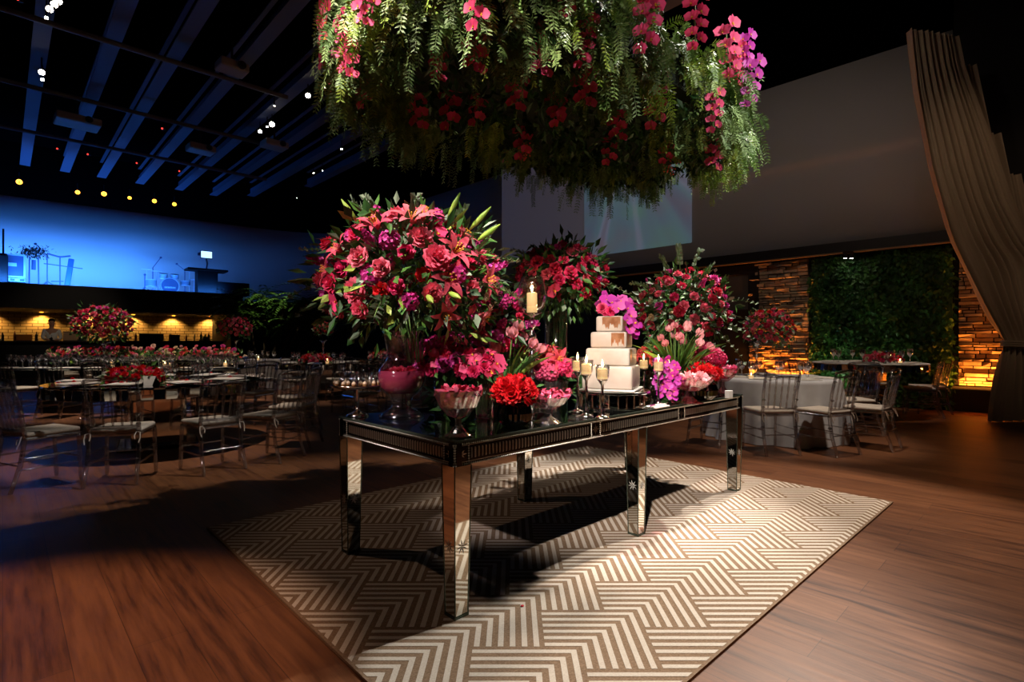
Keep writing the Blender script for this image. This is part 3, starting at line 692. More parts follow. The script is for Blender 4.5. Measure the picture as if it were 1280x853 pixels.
for tc_, rr, nm, an in ((DT, 1.42, 'middle round table with red and pink flowers', (200, 240, 272, 305, 345)), (ET, 1.5, 'grey clothed table with the tall flower stand', (215, 262, 300, 340)), (FT, 1.35, 'furthest round table with pale flowers', (235, 280, 325))):
    for k, a in enumerate(an):
        x, y = tc_[0] + rr * math.cos(R(a)), tc_[1] + rr * math.sin(R(a))
        chair(x, y, face(x, y, *tc_), 'clear chair at the ' + nm + ', ' + ['leftmost', 'second from left', 'third from left', 'fourth from left', 'rightmost'][k], 'chairs at the ' + nm)
# more middle chairs close to the left end of the mirrored table
for x, y, rz, lb in [(-2.25, 7.9, R(40), 'clear chair in the dark right of the near round table, nearer'), (-1.75, 8.6, R(60), 'clear chair in the dark behind the sweets stand'), (-2.9, 9.4, R(170), 'clear chair standing alone in the dark behind the near round table')]:
    chair(x, y, rz, lb, 'chairs between the left tables')

# ---------------------------------------------------------------- guest tables
def round_mirror_table(x, y, r, h, label, name='round_table'):
    t = thing(name, label, 'table', (x, y, 0))
    mb = MB(); mb.lathe([(0, h - .02), (r, h - .02), (r + .01, h - .01), (r, h), (0, h)], 64, cap=False); part('table_top', mb, 'linen' if r < .9 else 'mirror_top', t)
    mb = MB(); n = 64
    for k in range(n):
        a = 2 * PI * k / n; mb.box((0, 0, 0), (2 * PI * r / n * .93, .01, .10), X=M.Translation((r * math.cos(a), r * math.sin(a), h - .075)) @ M.Rotation(a + PI / 2, 4, 'Z') @ M.Rotation(R((0, 7, -5, 12, 3, -9, 5)[k % 7]), 4, 'X') @ M.Rotation(R((4, -6, 8, 0, -3)[k % 5]), 4, 'Z'))
    part('mirror_strip_edge', mb, 'mirror', t)
    mb = MB(); mb.bbox((0, 0, h / 2 - .01), (r * .5, r * .5, h - .06), .02, rz=.6); part('pedestal', mb, 'mirror', t)
    mb = MB(); mb.bbox((0, 0, .02), (r * .75, r * .75, .04), .02, rz=.6); part('base', mb, 'mirror_dark', t)
    return t
round_mirror_table(*NT, 1.08, .76, 'near left round table with mirror strip rim and square mirror pedestal')
round_mirror_table(6.0, 8.95, .82, .88, 'small round table with mirror rim in front of the green wall')
round_mirror_table(*DT, .95, .76, 'dark round table with red and pink flowers in the middle distance')
round_mirror_table(*FT, .9, .76, 'furthest round table with pale flower centrepiece')
def cloth(x, y, r, h, label, seed, square=False, mname='cloth', drop=None):
    rnd = random.Random(seed); mb = MB(); n = 160; ph = [rnd.uniform(0, 6) for _ in range(5)]; vs = []
    dr = drop or h - .008
    rings = [(0, 0), (.5, 0), (.97, 0), (1.0, -.012)] + [(1, -dr * q) for q in (.06, .15, .3, .5, .7, .85, .95, 1)]
    for (s_, dz) in rings:
        f = -dz / dr
        for i in range(n):
            a = 2 * PI * i / n
            rr = r / max(abs(math.cos(a)), abs(math.sin(a))) if square else r
            w_ = math.sin(a * 14 + ph[0] + math.sin(a * 3 + ph[1])) * .6 + .4 * math.sin(a * 23 + ph[2])
            rr = rr * s_ + f * (.10 + .055 * w_) + (f ** 3) * .06 * max(0, math.sin(a * 5 + ph[3]))
            vs.append((rr * math.cos(a), rr * math.sin(a), h + dz))
    mb.v = vs; m_ = len(rings)
    for k in range(m_ - 1):
        for i in range(n): mb.f.append((k * n + i, (k + 1) * n + i, (k + 1) * n + (i + 1) % n, k * n + (i + 1) % n)); mb.m.append(0)
    return single('tablecloth', mb, mname, label, 'tablecloth', (x, y, 0), smooth=True)
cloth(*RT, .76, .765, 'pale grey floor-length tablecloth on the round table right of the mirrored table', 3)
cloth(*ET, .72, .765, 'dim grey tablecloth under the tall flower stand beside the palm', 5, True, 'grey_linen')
lt = thing('banquet_table', 'long glass-topped table covered with glasses and flowers at left', 'table', (-7.0, 10.0, 0))
mb = MB(); mb.bbox((0, 0, .75), (4.3, 1.8, .03), .02); part('table_top', mb, 'mirror_top', lt)
for x in (-1.4, 0, 1.4): mb = MB(); mb.bbox((x, 0, .37), (.5, .7, .73), .02); part('pedestal', mb, 'mirror', lt)

# place settings, napkins, cards
napm = MB()
for k in range(2): napm.bbox((.0, .0, .006 + k * .007), (.34 - k * .06, .26 - k * .05, .007), .01, rz=k * .15)
nm = napm.mesh('folded_napkin', 'linen')
def nap(x, y, z, rz, lb, g):
    o = link('folded_napkin', nm); o.location = (x, y, z); o.rotation_euler = (0, 0, rz); tag(o, lb, 'napkin', g)
platem = MB(); platem.lathe([(.0, .004), (.10, .004), (.155, .014), (.16, .018), (.10, .009), (0, .009)], 28, cap=False); plm = platem.mesh('charger_plate', 'silver', True)
for k in range(9):
    a = R(200 + k * 40); c_ = V((NT[0] + .80 * math.cos(a), NT[1] + .80 * math.sin(a), .7605))
    o = link('charger_plate', plm); o.location = c_; tag(o, 'silver plate under a pale napkin on the near round table', 'plate', 'plates on the near round table')
    nap(c_.x, c_.y, c_.z + .018, a, 'pale folded napkin on a plate on the near round table', 'napkins on the near round table')
for k in range(7):
    a = R(180 + k * 51); c_ = V((RT[0] + .52 * math.cos(a), RT[1] + .52 * math.sin(a), .766)); nap(c_.x, c_.y, c_.z, a, 'pale folded napkin lying on the grey tablecloth', 'napkins on the grey tablecloth')
    c_ = V((6.0 + .56 * math.cos(a), 8.95 + .56 * math.sin(a), .881)); nap(c_.x, c_.y, c_.z, a, 'pale folded napkin on the table by the green wall', 'napkins on the table by the green wall')
    c_ = V((DT[0] + .68 * math.cos(a), DT[1] + .68 * math.sin(a), .761)); nap(c_.x, c_.y, c_.z, a, 'pale folded napkin on the dark middle round table', 'napkins on the middle round table')
for k in range(8): nap(-8.85 + k * .54, 9.28, .766, .1 * (k % 3), 'pale folded napkin along the near edge of the long flower table', 'napkins on the long flower table')
g_ = MB(); g_.lathe([(.033, 0), (.034, .003), (.008, .008), (.005, .03), (.005, .09), (.012, .10), (.033, .125), (.040, .155), (.038, .195), (.035, .21)], 14, cap=False)
gm = g_.mesh('wine_glass', 'crystal', True)
def glass(x, y, z, s_, lb, g):
    o = link('wine_glass', gm); o.location = (x, y, z); o.scale = (s_, s_, s_); tag(o, lb, 'glass', g)
rnd = random.Random(11)
for k in range(9):
    a = R(190 + k * 40)
    for d_ in (0, .16): glass(NT[0] + .53 * math.cos(a + d_), NT[1] + .53 * math.sin(a + d_), .7605, uni(.85, 1.1), 'clear stemmed glass on the near round table', 'glasses on the near round table')
for k in range(90):
    x = -8.95 + (k % 30) * .135 + rnd.uniform(-.03, .03); y = 9.45 + (k // 30) * .13 + rnd.uniform(-.03, .03)
    glass(x, y, .766, rnd.uniform(.85, 1.15), 'clear stemmed glass in the crowd of glasses on the long flower table', 'glasses on the long flower table')
for tc_, rr, h, n_, nm_ in ((RT, .40, .766, 9, 'grey tablecloth'), ((6.0, 8.95), .5, .881, 10, 'table by the green wall'), (DT, .5, .761, 12, 'dark middle round table'), (ET, .55, .766, 10, 'grey clothed table beside the palm'), (FT, .5, .761, 8, 'furthest round table')):
    for k in range(n_):
        a = 2 * PI * k / n_ + .2; glass(tc_[0] + (rr + .08 * (k % 2)) * math.cos(a), tc_[1] + (rr + .08 * (k % 2)) * math.sin(a), h, uni(.9, 1.15), 'clear stemmed glass on the ' + nm_, 'glasses on the ' + nm_)
def tent(loc, rz, lb, s_=1):
    mb = MB(); w, h, d = .055 * s_, .06 * s_, .03 * s_
    for sg in (-1, 1):
        vs = [(-w, sg * d, 0), (w, sg * d, 0), (w, 0, h), (-w, 0, h)]; vs += [(x, y - sg * .002, z) for x, y, z in vs]
        mb.add(vs, [(0, 1, 2, 3), (4, 7, 6, 5), (0, 4, 5, 1), (1, 5, 6, 2), (3, 7, 4, 0), (2, 6, 7, 3)])
    single('folded_card', mb, 'white_card', lb, 'card', loc, rz)
tent((NT[0] + .30, NT[1] - .62, .7605), -.2, 'white folded card before the red flowers on the near round table', 1.7)
def votive(loc, lb, g, pw=.6, s_=1):
    c = thing('votive_candle', lb, 'candle', loc, 0, g)
    mb = MB(); mb.lathe([(.028 * s_, .001), (.034 * s_, .004), (.038 * s_, .07 * s_), (.036 * s_, .07 * s_), (.030 * s_, .012)], 14, cap=False); part('glass_cup', mb, 'glass', c, True)
    mb = MB(); mb.lathe([(0, .006), (.028 * s_, .006), (.029 * s_, .045 * s_), (0, .042 * s_)], 12, cap=False); part('wax', mb, 'wax', c)
    mb = MB(); mb.lathe([(.0005, .045 * s_), (.006 * s_, .055 * s_), (.004 * s_, .07 * s_), (0, .082 * s_)], 8, cap=False); part('flame', mb, 'flame', c)
    if pw: point('candle_light', (0, 0, .07 * s_), pw, (1, .6, .25), .01, c)
votive((-5.9, 9.15, .766), 'lit amber votive candle at the near edge of the long table', 'votive candles on the guest tables', .8, 1.3)
votive((-8.2, 10.9, .766), 'lit votive candle at the far left of the long table flowers', 'votive candles on the guest tables', .6, 1.2)
votive((2.98, 6.62, .766), 'lit votive candle at the left edge of the grey tablecloth', 'votive candles on the guest tables', .6)
votive((6.1, 8.35, .881), 'reddish lit votive candle on the table by the green wall', 'votive candles on the guest tables', .4)
for k, (x, y) in enumerate(((-7.3, 10.25), (-6.4, 9.8), (-5.5, 10.2))): votive((x, y, .766), ['lit votive among the left part of the flower runner', 'lit votive among the middle of the flower runner', 'lit votive among the right part of the flower runner'][k], 'votive candles on the guest tables', .5, 1.3)
for k, (x, y) in enumerate(((-6.9, 13.1), (-6.3, 13.2), (-4.0, 11.5))): votive((x, y, .766 if k < 2 else .7605), ['lit votive left on the grey clothed table beside the palm', 'lit votive right on the grey clothed table beside the palm', 'lit votive on the dark middle round table'][k], 'votive candles on the guest tables', .4, 1.2)
tent((3.5, 6.42, .766), .2, 'white folded card on the grey tablecloth'); tent((5.95, 8.38, .881), 0, 'white folded card on the table by the green wall')
# ---------------------------------------------------------------- flowers (unit size, facing +Z)
def petal(mb, az, r0, phi, L_, wd_, curl, cup=.3, mi=0, nu=4, rag=0, z0=0, tip=.35):
    """one petal: starts at radius r0, leaves at angle phi from vertical, bends by curl"""
    ca, sa = math.cos(az), math.sin(az); out = V((ca, sa, 0)); sd = V((-sa, ca, 0)); p = out * r0 + V((0, 0, z0)); vs = []
    for i in range(nu + 1):
        s_ = i / nu; ph = phi + curl * s_; d = out * math.sin(ph) + V((0, 0, math.cos(ph))); nn = out * math.cos(ph) - V((0, 0, math.sin(ph)))
        w = wd_ * (math.sin(PI * min(1, (.18 + .82 * s_))) ** .55 * (1 - tip * s_) + .02) if s_ > 0 else wd_ * .35
        for q in (-1, 0, 1): vs.append(p + sd * q * w - nn * cup * w * (q * q) + (nn * random.uniform(-rag, rag) if q else V((0, 0, 0))))
        p = p + d * (L_ / nu)
    mb.add(vs, [(i * 3 + j, i * 3 + j + 1, i * 3 + j + 4, i * 3 + j + 3) for i in range(nu) for j in range(2)], mi)
def f_rose(mats, n=(3, 5, 6, 7), open_=1):
    mb = MB(); mb.ball((0, 0, .34), .2, 7, 5)
    for k, c in enumerate(n):
        for i in range(c): petal(mb, 2 * PI * i / c + k * .7, .06 + .10 * k, R(4 + 15 * k * open_), .62 - .02 * k, .24 + .06 * k, R(12 + 22 * k * open_), -.45, nu=3, z0=.12 - .05 * k, tip=.1)
    return mb.mesh('rose', mats, True)
def f_peony(mats):
    mb = MB()
    for k, c in enumerate((5, 7, 9, 10, 10)):
        for i in range(c): petal(mb, 2 * PI * i / c + k * .9 + uni(-.1, .1), .03 + .05 * k, R(5 + 18 * k + uni(-5, 5)), .75 - .02 * k, .20 + .03 * k, R(-10 + 10 * k), -.2, nu=3, rag=.05, z0=0, tip=-.1)
    return mb.mesh('peony', mats, True)
def f_lily(mats):
    mb = MB()
    for i in range(6): petal(mb, PI / 3 * i, .04, R(28), 1.35, .22 if i % 2 else .28, R(85), .25, nu=6, tip=.45)
    for i in range(6):
        a = PI / 3 * i + .3; mb.tube([(0, 0, 0), (.18 * math.cos(a), .18 * math.sin(a), .7)], .012, 4, 1); mb.ball((.19 * math.cos(a), .19 * math.sin(a), .72), .045, 5, 4, 1)
    return mb.mesh('lily', mats, True)
def f_tulip(mats):
    mb = MB()
    for k in range(2):
        for i in range(3): petal(mb, 2 * PI * i / 3 + k * PI / 3, .03, R(52 - k * 8), .95, .34, R(-72), -.5, nu=5, z0=0, tip=.35)
    return mb.mesh('tulip', mats, True)
def f_cluster(mats, n=46, sz=.2):
    mb = MB()
    for k in range(n):
        z = 1 - (k + .5) / n * 1.35; r_ = math.sqrt(max(0, 1 - z * z)); a = k * 2.4; c_ = V((r_ * math.cos(a), r_ * math.sin(a), z)) * uni(.68, .8)
        X = M.Translation(c_) @ c_.to_track_quat('Z', 'Y').to_matrix().to_4x4() @ M.Rotation(uni(0, 2), 4, 'Z'); t = MB()
        for i in range(4): petal(t, PI / 2 * i, .0, R(62 + uni(-12, 12)), sz * 1.25, sz * .62, R(20), -.2, nu=2, tip=-.2)
        mb.add(t.v, t.f, 0, X)
    return mb.mesh('blossom', mats, True)
def orchid(mb, X):
    t = MB()
    for a in (90, 210, 330): petal(t, R(a), .0, R(68), .9, .30, R(18), .15, nu=3, tip=.2)
    for a in (12, 168): petal(t, R(a), .0, R(64), 1.0, .56, R(16), .12, nu=3, tip=0)
    o = len(t.f); petal(t, R(270), .02, R(20), .42, .14, R(60), -.7, 1, nu=3); t.ball((0, 0, .1), .10, 6, 4, 1)
    n = len(mb.v); mb.v += [tuple(X @ V(p)) for p in t.v]; mb.f += [tuple(i + n for i in f) for f in t.f]; mb.m += t.m
def f_orchid(mats): mb = MB(); orchid(mb, M.Identity(4)); return mb.mesh('orchid', mats, True)
def f_stock(mats):
    mb = MB()
    for k in range(26):
        z = k / 26; a = k * 2.4; r_ = .36 * (1 - z * .75); c_ = V((r_ * math.cos(a), r_ * math.sin(a), z * 1.5))
        X = M.Translation(c_) @ V((math.cos(a), math.sin(a), .5)).to_track_quat('Z', 'Y').to_matrix().to_4x4(); t = MB()
        for i in range(4): petal(t, PI / 2 * i, .0, R(60), .22, .12, R(20), -.2, nu=2, tip=-.2)
        mb.add(t.v, t.f, 0, X)
    return mb.mesh('blossom_spike', mats, True)
def f_spray(mats, n=7, L_=1.0):
    """hanging orchid spray, length 1, drooping down -Z, flowers facing +Y"""
    mb = MB(); mb.tube([(0, -.05, 0), (0, .06, -.1), (.02, .08, -.4), (0, .05, -.8), (.01, .05, -1.0)], .012, 5, 2)
    for k in range(n):
        s_ = (k + .4) / n; sg = 1 if k % 2 else -1; sz = .17 * (1 - .35 * s_)
        c_ = V((sg * .085 * (1 - .4 * s_), .10 + uni(-.02, .03), -s_ * .92)); d = V((sg * .5 + uni(-.2, .2), 1, uni(-.15, .3)))
        orchid(mb, M.Translation(c_) @ d.to_track_quat('Z', 'Y').to_matrix().to_4x4() @ M.Rotation(uni(-.3, .3), 4, 'Z') @ M.Scale(sz, 4))
    for k in range(3): mb.ball((uni(-.03, .03), .07, -.95 - .05 * k), .022, 6, 4, 2)
    return mb.mesh('orchid_spray', mats, True)
Y_ = 'yellow'
FL = {
 'rose_c': [f_rose(['p_rose']) for _ in range(1)], 'rose_p': [f_rose(['p_rosepink'])], 'rose_r': [f_rose(['p_red'])], 'rose_f': [f_rose(['p_fuchsia'])], 'rose_co': [f_rose(['p_coral'])],
 'peony': [f_peony(['p_rosepink']), f_peony(['p_rosepink'])], 'peony_h': [f_peony(['p_hot'])], 'peony_c': [f_peony(['p_coral'])],
 'lily': [f_lily(['p_lily', Y_])], 'tulip': [f_tulip(['p_pale'])], 'tulip_d': [f_tulip(['p_lily'])], 'clus_h': [f_cluster(['p_hot'])], 'clus_f': [f_cluster(['p_fuchsia'], 30, .26)],
 'clus_pale': [f_cluster(['p_pale'], 40, .2)], 'stock': [f_stock(['p_fuchsia'])], 'stock_p': [f_stock(['p_hot'])], 'cream': [f_rose(['p_cream'])],
 'orch': [f_orchid(['p_orchid', Y_])], 'orch_m': [f_orchid(['p_orchid2', Y_])], 'spray': [f_spray(['p_orchid', Y_, 'stem'], 8), f_spray(['p_orchid', Y_, 'stem'], 9)], 'spray_m': [f_spray(['p_orchid2', Y_, 'stem'], 8)],
 'hyd': [f_cluster(['p_hot'], 70, .17)], 'carn': [f_peony(['p_red'])]}
NM = {'rose_c': 'rose', 'rose_p': 'rose', 'rose_r': 'rose', 'rose_f': 'rose', 'rose_co': 'rose', 'peony': 'peony', 'peony_h': 'peony', 'peony_c': 'peony', 'lily': 'lily', 'tulip': 'tulip', 'tulip_d': 'tulip', 'clus_h': 'blossom_cluster',
      'clus_f': 'blossom_cluster', 'clus_pale': 'blossom_cluster', 'stock': 'blossom_spike', 'stock_p': 'blossom_spike', 'cream': 'cream_rose', 'orch': 'orchid', 'orch_m': 'orchid', 'spray': 'orchid_spray', 'spray_m': 'orchid_spray', 'hyd': 'hydrangea', 'carn': 'carnation'}
def put(kind, parent, p, d, s_, roll=None, name=None):
    X = M.Translation(p) @ V(d).to_track_quat('Z', 'Y').to_matrix().to_4x4() @ M.Rotation(uni(0, 6) if roll is None else roll, 4, 'Z') @ M.Scale(s_, 4)
    return link(name or NM[kind], random.choice(FL[kind]), parent, X)
def hangp(kind, parent, p, d, s_):
    a = math.atan2(d[1], d[0]) - PI / 2
    return link('orchid_spray', random.choice(FL[kind]), parent, M.Translation(p) @ M.Rotation(a, 4, 'Z') @ M.Rotation(R(uni(-8, 8)), 4, 'Y') @ M.Scale(s_, 4))
def fib(k, n, zmin=-1):
    z = 1 - (k + .5) / n * (1 - zmin); r_ = math.sqrt(max(0, 1 - z * z)); a = k * 2.39996
    return V((r_ * math.cos(a), r_ * math.sin(a), z))
def foliage(parent, rad, n, l, w, mi_w=(5, 3, 1, 0), name='foliage', zmin=-.75, out=.5, inner=.45):
    mb = MB()
    for k in range(n):
        d = fib(k, n, zmin) + V((uni(-.1, .1), uni(-.1, .1), uni(-.1, .1))); q = uni(inner, 1.0)
        p = V((d.x * rad[0], d.y * rad[1], d.z * rad[2])) * q
        dr = d + V((random.gauss(0, out), random.gauss(0, out), random.gauss(-.1, out)))
        leafq(mb, p, dr, V((random.gauss(0, 1), random.gauss(0, 1), 1)), l * uni(.6, 1.25), w * uni(.7, 1.2), random.choices((0, 1, 2, 3), mi_w)[0])
    o = part(name, mb, ['leafdark', 'leaf', 'leafpale', 'leafyellow'], parent); o['kind'] = 'stuff'; return o
def sprigs(parent, rad, items, name='leafy_sprig', mi='leafpale'):
    """twigs sticking out with paired round leaves"""
    for (d, L_) in items:
        d = V(d).normalized(); mb = MB(); p = V((d.x * rad[0], d.y * rad[1], d.z * rad[2])) * .8; n = 7
        pts = [p + d * L_ * i / n + V((0, 0, -.3 * L_ * (i / n) ** 2)) for i in range(n + 1)]
        mb.tube(pts, .003, 4, 1)
        for i in range(2, n + 1):
            for sg in (-1, 1):
                s_ = d.cross(V((0, 0, 1))) * sg + V((0, 0, uni(-.4, .5))) + d * .4
                leafq(mb, pts[i], s_, V((0, 0, 1)) - d, .045, .018)
        part(name, mb, [mi, 'stem'], parent)
def bouquet(name, label, loc, rad, mix, zmin=-.6, fol=500, leaf=(.085, .022), cat='flower arrangement', fw=(5, 3, 1, 0), group=None, size_j=.2):
    b = thing(name, label, cat, loc, 0, group); seq = []
    for kind, n, sz in mix: seq += [(kind, sz)] * n
    random.shuffle(seq); n = len(seq)
    foliage(b, rad, fol, leaf[0], leaf[1], fw, zmin=max(-1, zmin - .25))
    for k, (kind, sz) in enumerate(seq):
        d = fib(k, n, zmin); d = (d + V((uni(-.08, .08), uni(-.08, .08), uni(-.08, .08)))).normalized(); q = uni(.84, .98)
        p = V((d.x * rad[0], d.y * rad[1], d.z * rad[2])) * q
        if kind in ('spray', 'spray_m'): hangp(kind, b, p, d, sz)
        else: put(kind, b, p - d * sz * .4, d + V((0, 0, .15)), sz * uni(1 - size_j, 1 + size_j))
    return b
def stem_bundle(parent, p0, p1, n, r0, r1, rr=.0045, m='stem', name='stems'):
    mb = MB()
    for k in range(n):
        a = k * 2.4; q = math.sqrt((k + .5) / n)
        mb.tube([V(p0) + V((math.cos(a) * q * r0, math.sin(a) * q * r0, 0)), lerp(V(p0), V(p1), .5) + V((math.cos(a) * q, math.sin(a) * q, 0)) * (r0 + r1) * .4, V(p1) + V((math.cos(a) * q * r1, math.sin(a) * q * r1, 0))], rr, 5)
    o = part(name, mb, m, parent, True); o['kind'] = 'stuff'

# ------------- hanging arrangement
HC = V((.40, 3.76, 2.74)); HA, HB = 1.58, .80
hg = thing('hanging_flower_garland', 'huge hanging mass of feathery greenery with red orchids above the mirrored table', 'hanging flowers', HC)
def sup(th, a=HA, b=HB, e=.7):
    c_, s_ = math.cos(th), math.sin(th)
    x = a * abs(c_) ** e * (1 if c_ > 0 else -1); y = b * abs(s_) ** e * (1 if s_ > 0 else -1)
    return U * x + W * y, (U * (c_ / a) + W * (s_ / b)).normalized()
mb = MB(); n = 48
for (s_, z) in ((0, .02), (.8, .02), (.94, .10), (.94, .34), (.75, .42), (0, .44)):
    for k in range(n): mb.v.append(tuple(sup(2 * PI * k / n)[0] * max(s_, .001) + V((0, 0, z))))
for k in range(5):
    for i in range(n): mb.f.append((k * n + i, k * n + (i + 1) % n, (k + 1) * n + (i + 1) % n, (k + 1) * n + i)); mb.m.append(0)
part('moss_base', mb, mat('dark_moss', (.006, .014, .005), .95), hg)
def frond(mb, p, d, L_, mi):
    n = 15; d = V(d).normalized(); pts = [V(p)]
    for i in range(n):
        d = (d + V((0, 0, -.20))).normalized(); pts.append(pts[-1] + d * L_ / n)
    s0 = d.cross(V((uni(-1, 1), uni(-1, 1), .2))).normalized()
    for i in range(1, n + 1):
        t = (pts[i] - pts[i - 1]).normalized(); s_ = (s0 - t * s0.dot(t)).normalized(); nn = t.cross(s_); l = .042 * (1 - .5 * abs(i / n - .45))
        for sg in (-1, 1):
            dd = (s_ * sg * .85 + t * uni(.35, .85) + nn * uni(-.35, .35)).normalized(); wv = nn.cross(dd) * .0052; a = pts[i]; 
            mb.add([a, a + dd * l * .45 + wv, a + dd * l, a + dd * l * .45 - wv], [(0, 1, 2, 3)], mi)
    for i in range(0, n, 2):
        a, b = pts[i], pts[min(i + 2, n)]; w_ = s0 * .0012; mb.add([a - w_, a + w_, b + w_, b - w_], [(0, 1, 2, 3)], mi)
mb = MB(); random.seed(21); clumps = []
for k in range(150):
    th = 2 * PI * k / 96 + uni(-.05, .05) if k < 96 else uni(0, 2 * PI); o_, nn = sup(th)
    if k < 96: clumps.append((o_ * uni(.90, 1.0) + V((0, 0, uni(.02, .40))), nn + V((uni(-.4, .4), uni(-.4, .4), uni(-.2, .6))), uni(.14, .34), 24))
    elif k < 122: clumps.append((o_ * math.sqrt(random.random()) * .92 + V((0, 0, .42)), V((uni(-1, 1), uni(-1, 1), .9)) + nn * .4, uni(.14, .26), 24))
    else: clumps.append((o_ * math.sqrt(random.random()) * .92 + V((0, 0, .03)), V((uni(-.4, .4), uni(-.4, .4), -.6)) + nn * .3, uni(.10, .24), 16))
for k in range(26): o_, nn = sup(uni(0, 2 * PI)); clumps.append((o_ * .96 + V((0, 0, .03)), nn * .5 + V((0, 0, -.3)), uni(.22, .36), 7))
for (p, d, L_, n_) in clumps:
    mi = 0 if random.random() < .88 else 1
    for i in range(n_):
        frond(mb, p + V((random.gauss(0, .055), random.gauss(0, .055), random.gauss(0, .05))), d + V((random.gauss(0, .45), random.gauss(0, .45), random.gauss(0, .35))), L_ * uni(.6, 1.15), mi if random.random() < .9 else 1)
o = part('feathery_fronds', mb, ['frond', 'leafyellow'], hg); o['kind'] = 'stuff'
# dark underside leaves
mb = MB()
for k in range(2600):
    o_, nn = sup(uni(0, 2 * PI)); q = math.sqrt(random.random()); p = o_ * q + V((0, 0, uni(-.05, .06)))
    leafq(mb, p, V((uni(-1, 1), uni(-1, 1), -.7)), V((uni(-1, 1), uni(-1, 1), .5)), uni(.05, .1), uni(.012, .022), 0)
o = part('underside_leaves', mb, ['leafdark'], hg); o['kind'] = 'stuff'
def inside(p):
    q = p - HC; x = abs(q.dot(U)) / HA; y = abs(q.dot(W)) / HB
    return 0 <= q.z <= .44 and x ** 2.86 + y ** 2.86 < 1
spr = [(412, 2), (450, 45), (437, 92), (455, 128), (590, 42), (598, 85), (549, 105), (565, 148), (603, 150), (640, 12), (622, 5), (725, 6), (750, 2), (677, 92), (735, 90), (728, 122), (700, 150), (765, 165), (763, 195), (812, 35), (812, 60), (817, 148), (832, 195),
       (868, 60), (905, 88), (918, 105), (892, 160), (890, 195), (940, 125), (655, 185), (690, 150), (580, 12), (470, 20), (425, 105), (520, 150), (648, 130), (930, 92)]
cnt = 0
for (px, py) in spr:
    d = V(((px - 640) / F, 1, (HY - py) / F)); hit = None; t = 1.6
    while t < 7:
        p = V((0, 0, H)) + d * t
        if inside(p): hit = p; break
        t += .03
    if hit is None: hit = V((0, 0, H)) + d * 4.0; 
    q = hit - HC; nn = V((q.x, q.y, 0)); cam_d = V((-hit.x, -hit.y, 0)).normalized()
    f_ = (cam_d * .8 + nn * .25).normalized()
    L_ = uni(.24, .36) * (.85 + .05 * t)
    hangp('spray_m' if (px, py) in ((940, 125), (750, 2), (930, 92)) else 'spray', hg, q + cam_d * .30 + V((0, 0, L_ * .42)), f_, L_ * 1.12); cnt += 1
for k in range(14):
    o_, nn = sup(R(60 + k * 14)); hangp('spray', hg, o_ * 1.05 + V((0, 0, .3)), nn, uni(.26, .36))
mb = MB()
for (px, py) in ((415, 65), (655, 165), (655, 190), (840, 205), (575, 45), (910, 150), (540, 60)):   # pink pepper berries
    p = atY(px, py, 3.4 + (px - 400) * .0015) - HC
    for k in range(26): mb.ball(p + V((random.gauss(0, .03), random.gauss(0, .03), random.gauss(0, .05))), .007, 5, 3)
o = part('pepper_berries', mb, 'p_coral', hg); o['kind'] = 'stuff'
for (x, y) in ((1.2, 0), (-1.2, 0), (0, .5), (0, -.5)):
    mb = MB(); a = U * x + W * y; mb.tube([a + V((0, 0, .4)), a + V((0, 0, 6.1))], .006, 5); part('suspension_wire', mb, 'chrome', hg)

# ------------- arrangements on the mirrored table
random.seed(31)
# coordinates on the mirrored table: s along it, t across it
def tp(s_, t_, z=0): return T0 + U * s_ + W * t_ + V((0, 0, TH + .0005 + z))
def ptab(px, py): return onz(px, py, TH + .0005)
b1 = atY(512, 350, 3.02)
b = bouquet('lily_and_rose_arrangement', 'largest round arrangement of lilies, roses and leaves, over the fishbowl vase at left', b1, (.53, .53, .40),
        [('rose_p', 20, .062), ('rose_c', 26, .062), ('lily', 20, .088), ('peony', 14, .075), ('clus_f', 14, .058), ('stock', 10, .075), ('rose_r', 8, .055), ('cream', 5, .04), ('orch', 8, .06)], -.62, 1500, (.10, .020), fw=(6, 4, 2, 1))
sprigs(b, (.53, .53, .40), [((-.5, -.2, 1), .24), ((-.35, -.4, 1), .2), ((-1, -.3, -.1), .2), ((-1, 0, -.25), .22), ((.6, -.3, .9), .2), ((1, -.2, .3), .22), ((.1, -.2, 1), .18), ((.9, -.4, -.1), .25), ((-.9, -.2, .4), .2), ((-.1, -1, -.4), .18)])
mb = MB()
for d, L_ in (((.75, -.2, .75), .17), ((.5, -.2, .95), .15), ((.8, -.35, .5), .15), ((-.6, -.2, .9), .14), ((-1, -.2, -.05), .15), ((.35, -.9, -.35), .13), ((.55, -.8, -.3), .12)):   # lily buds
    d = V(d).normalized(); p = V((d.x * .53, d.y * .53, d.z * .40)) * .95; mb = MB()
    mb.tube([p, p + d * L_ * .25, p + d * L_ * .6, p + d * L_], [.006, .015, .016, .003], 6); part('lily_bud', mb, 'leafyellow', b, True)
stem_bundle(b, (.03, 0, -.47), (0, 0, -.2), 12, .05, .12, .0035)
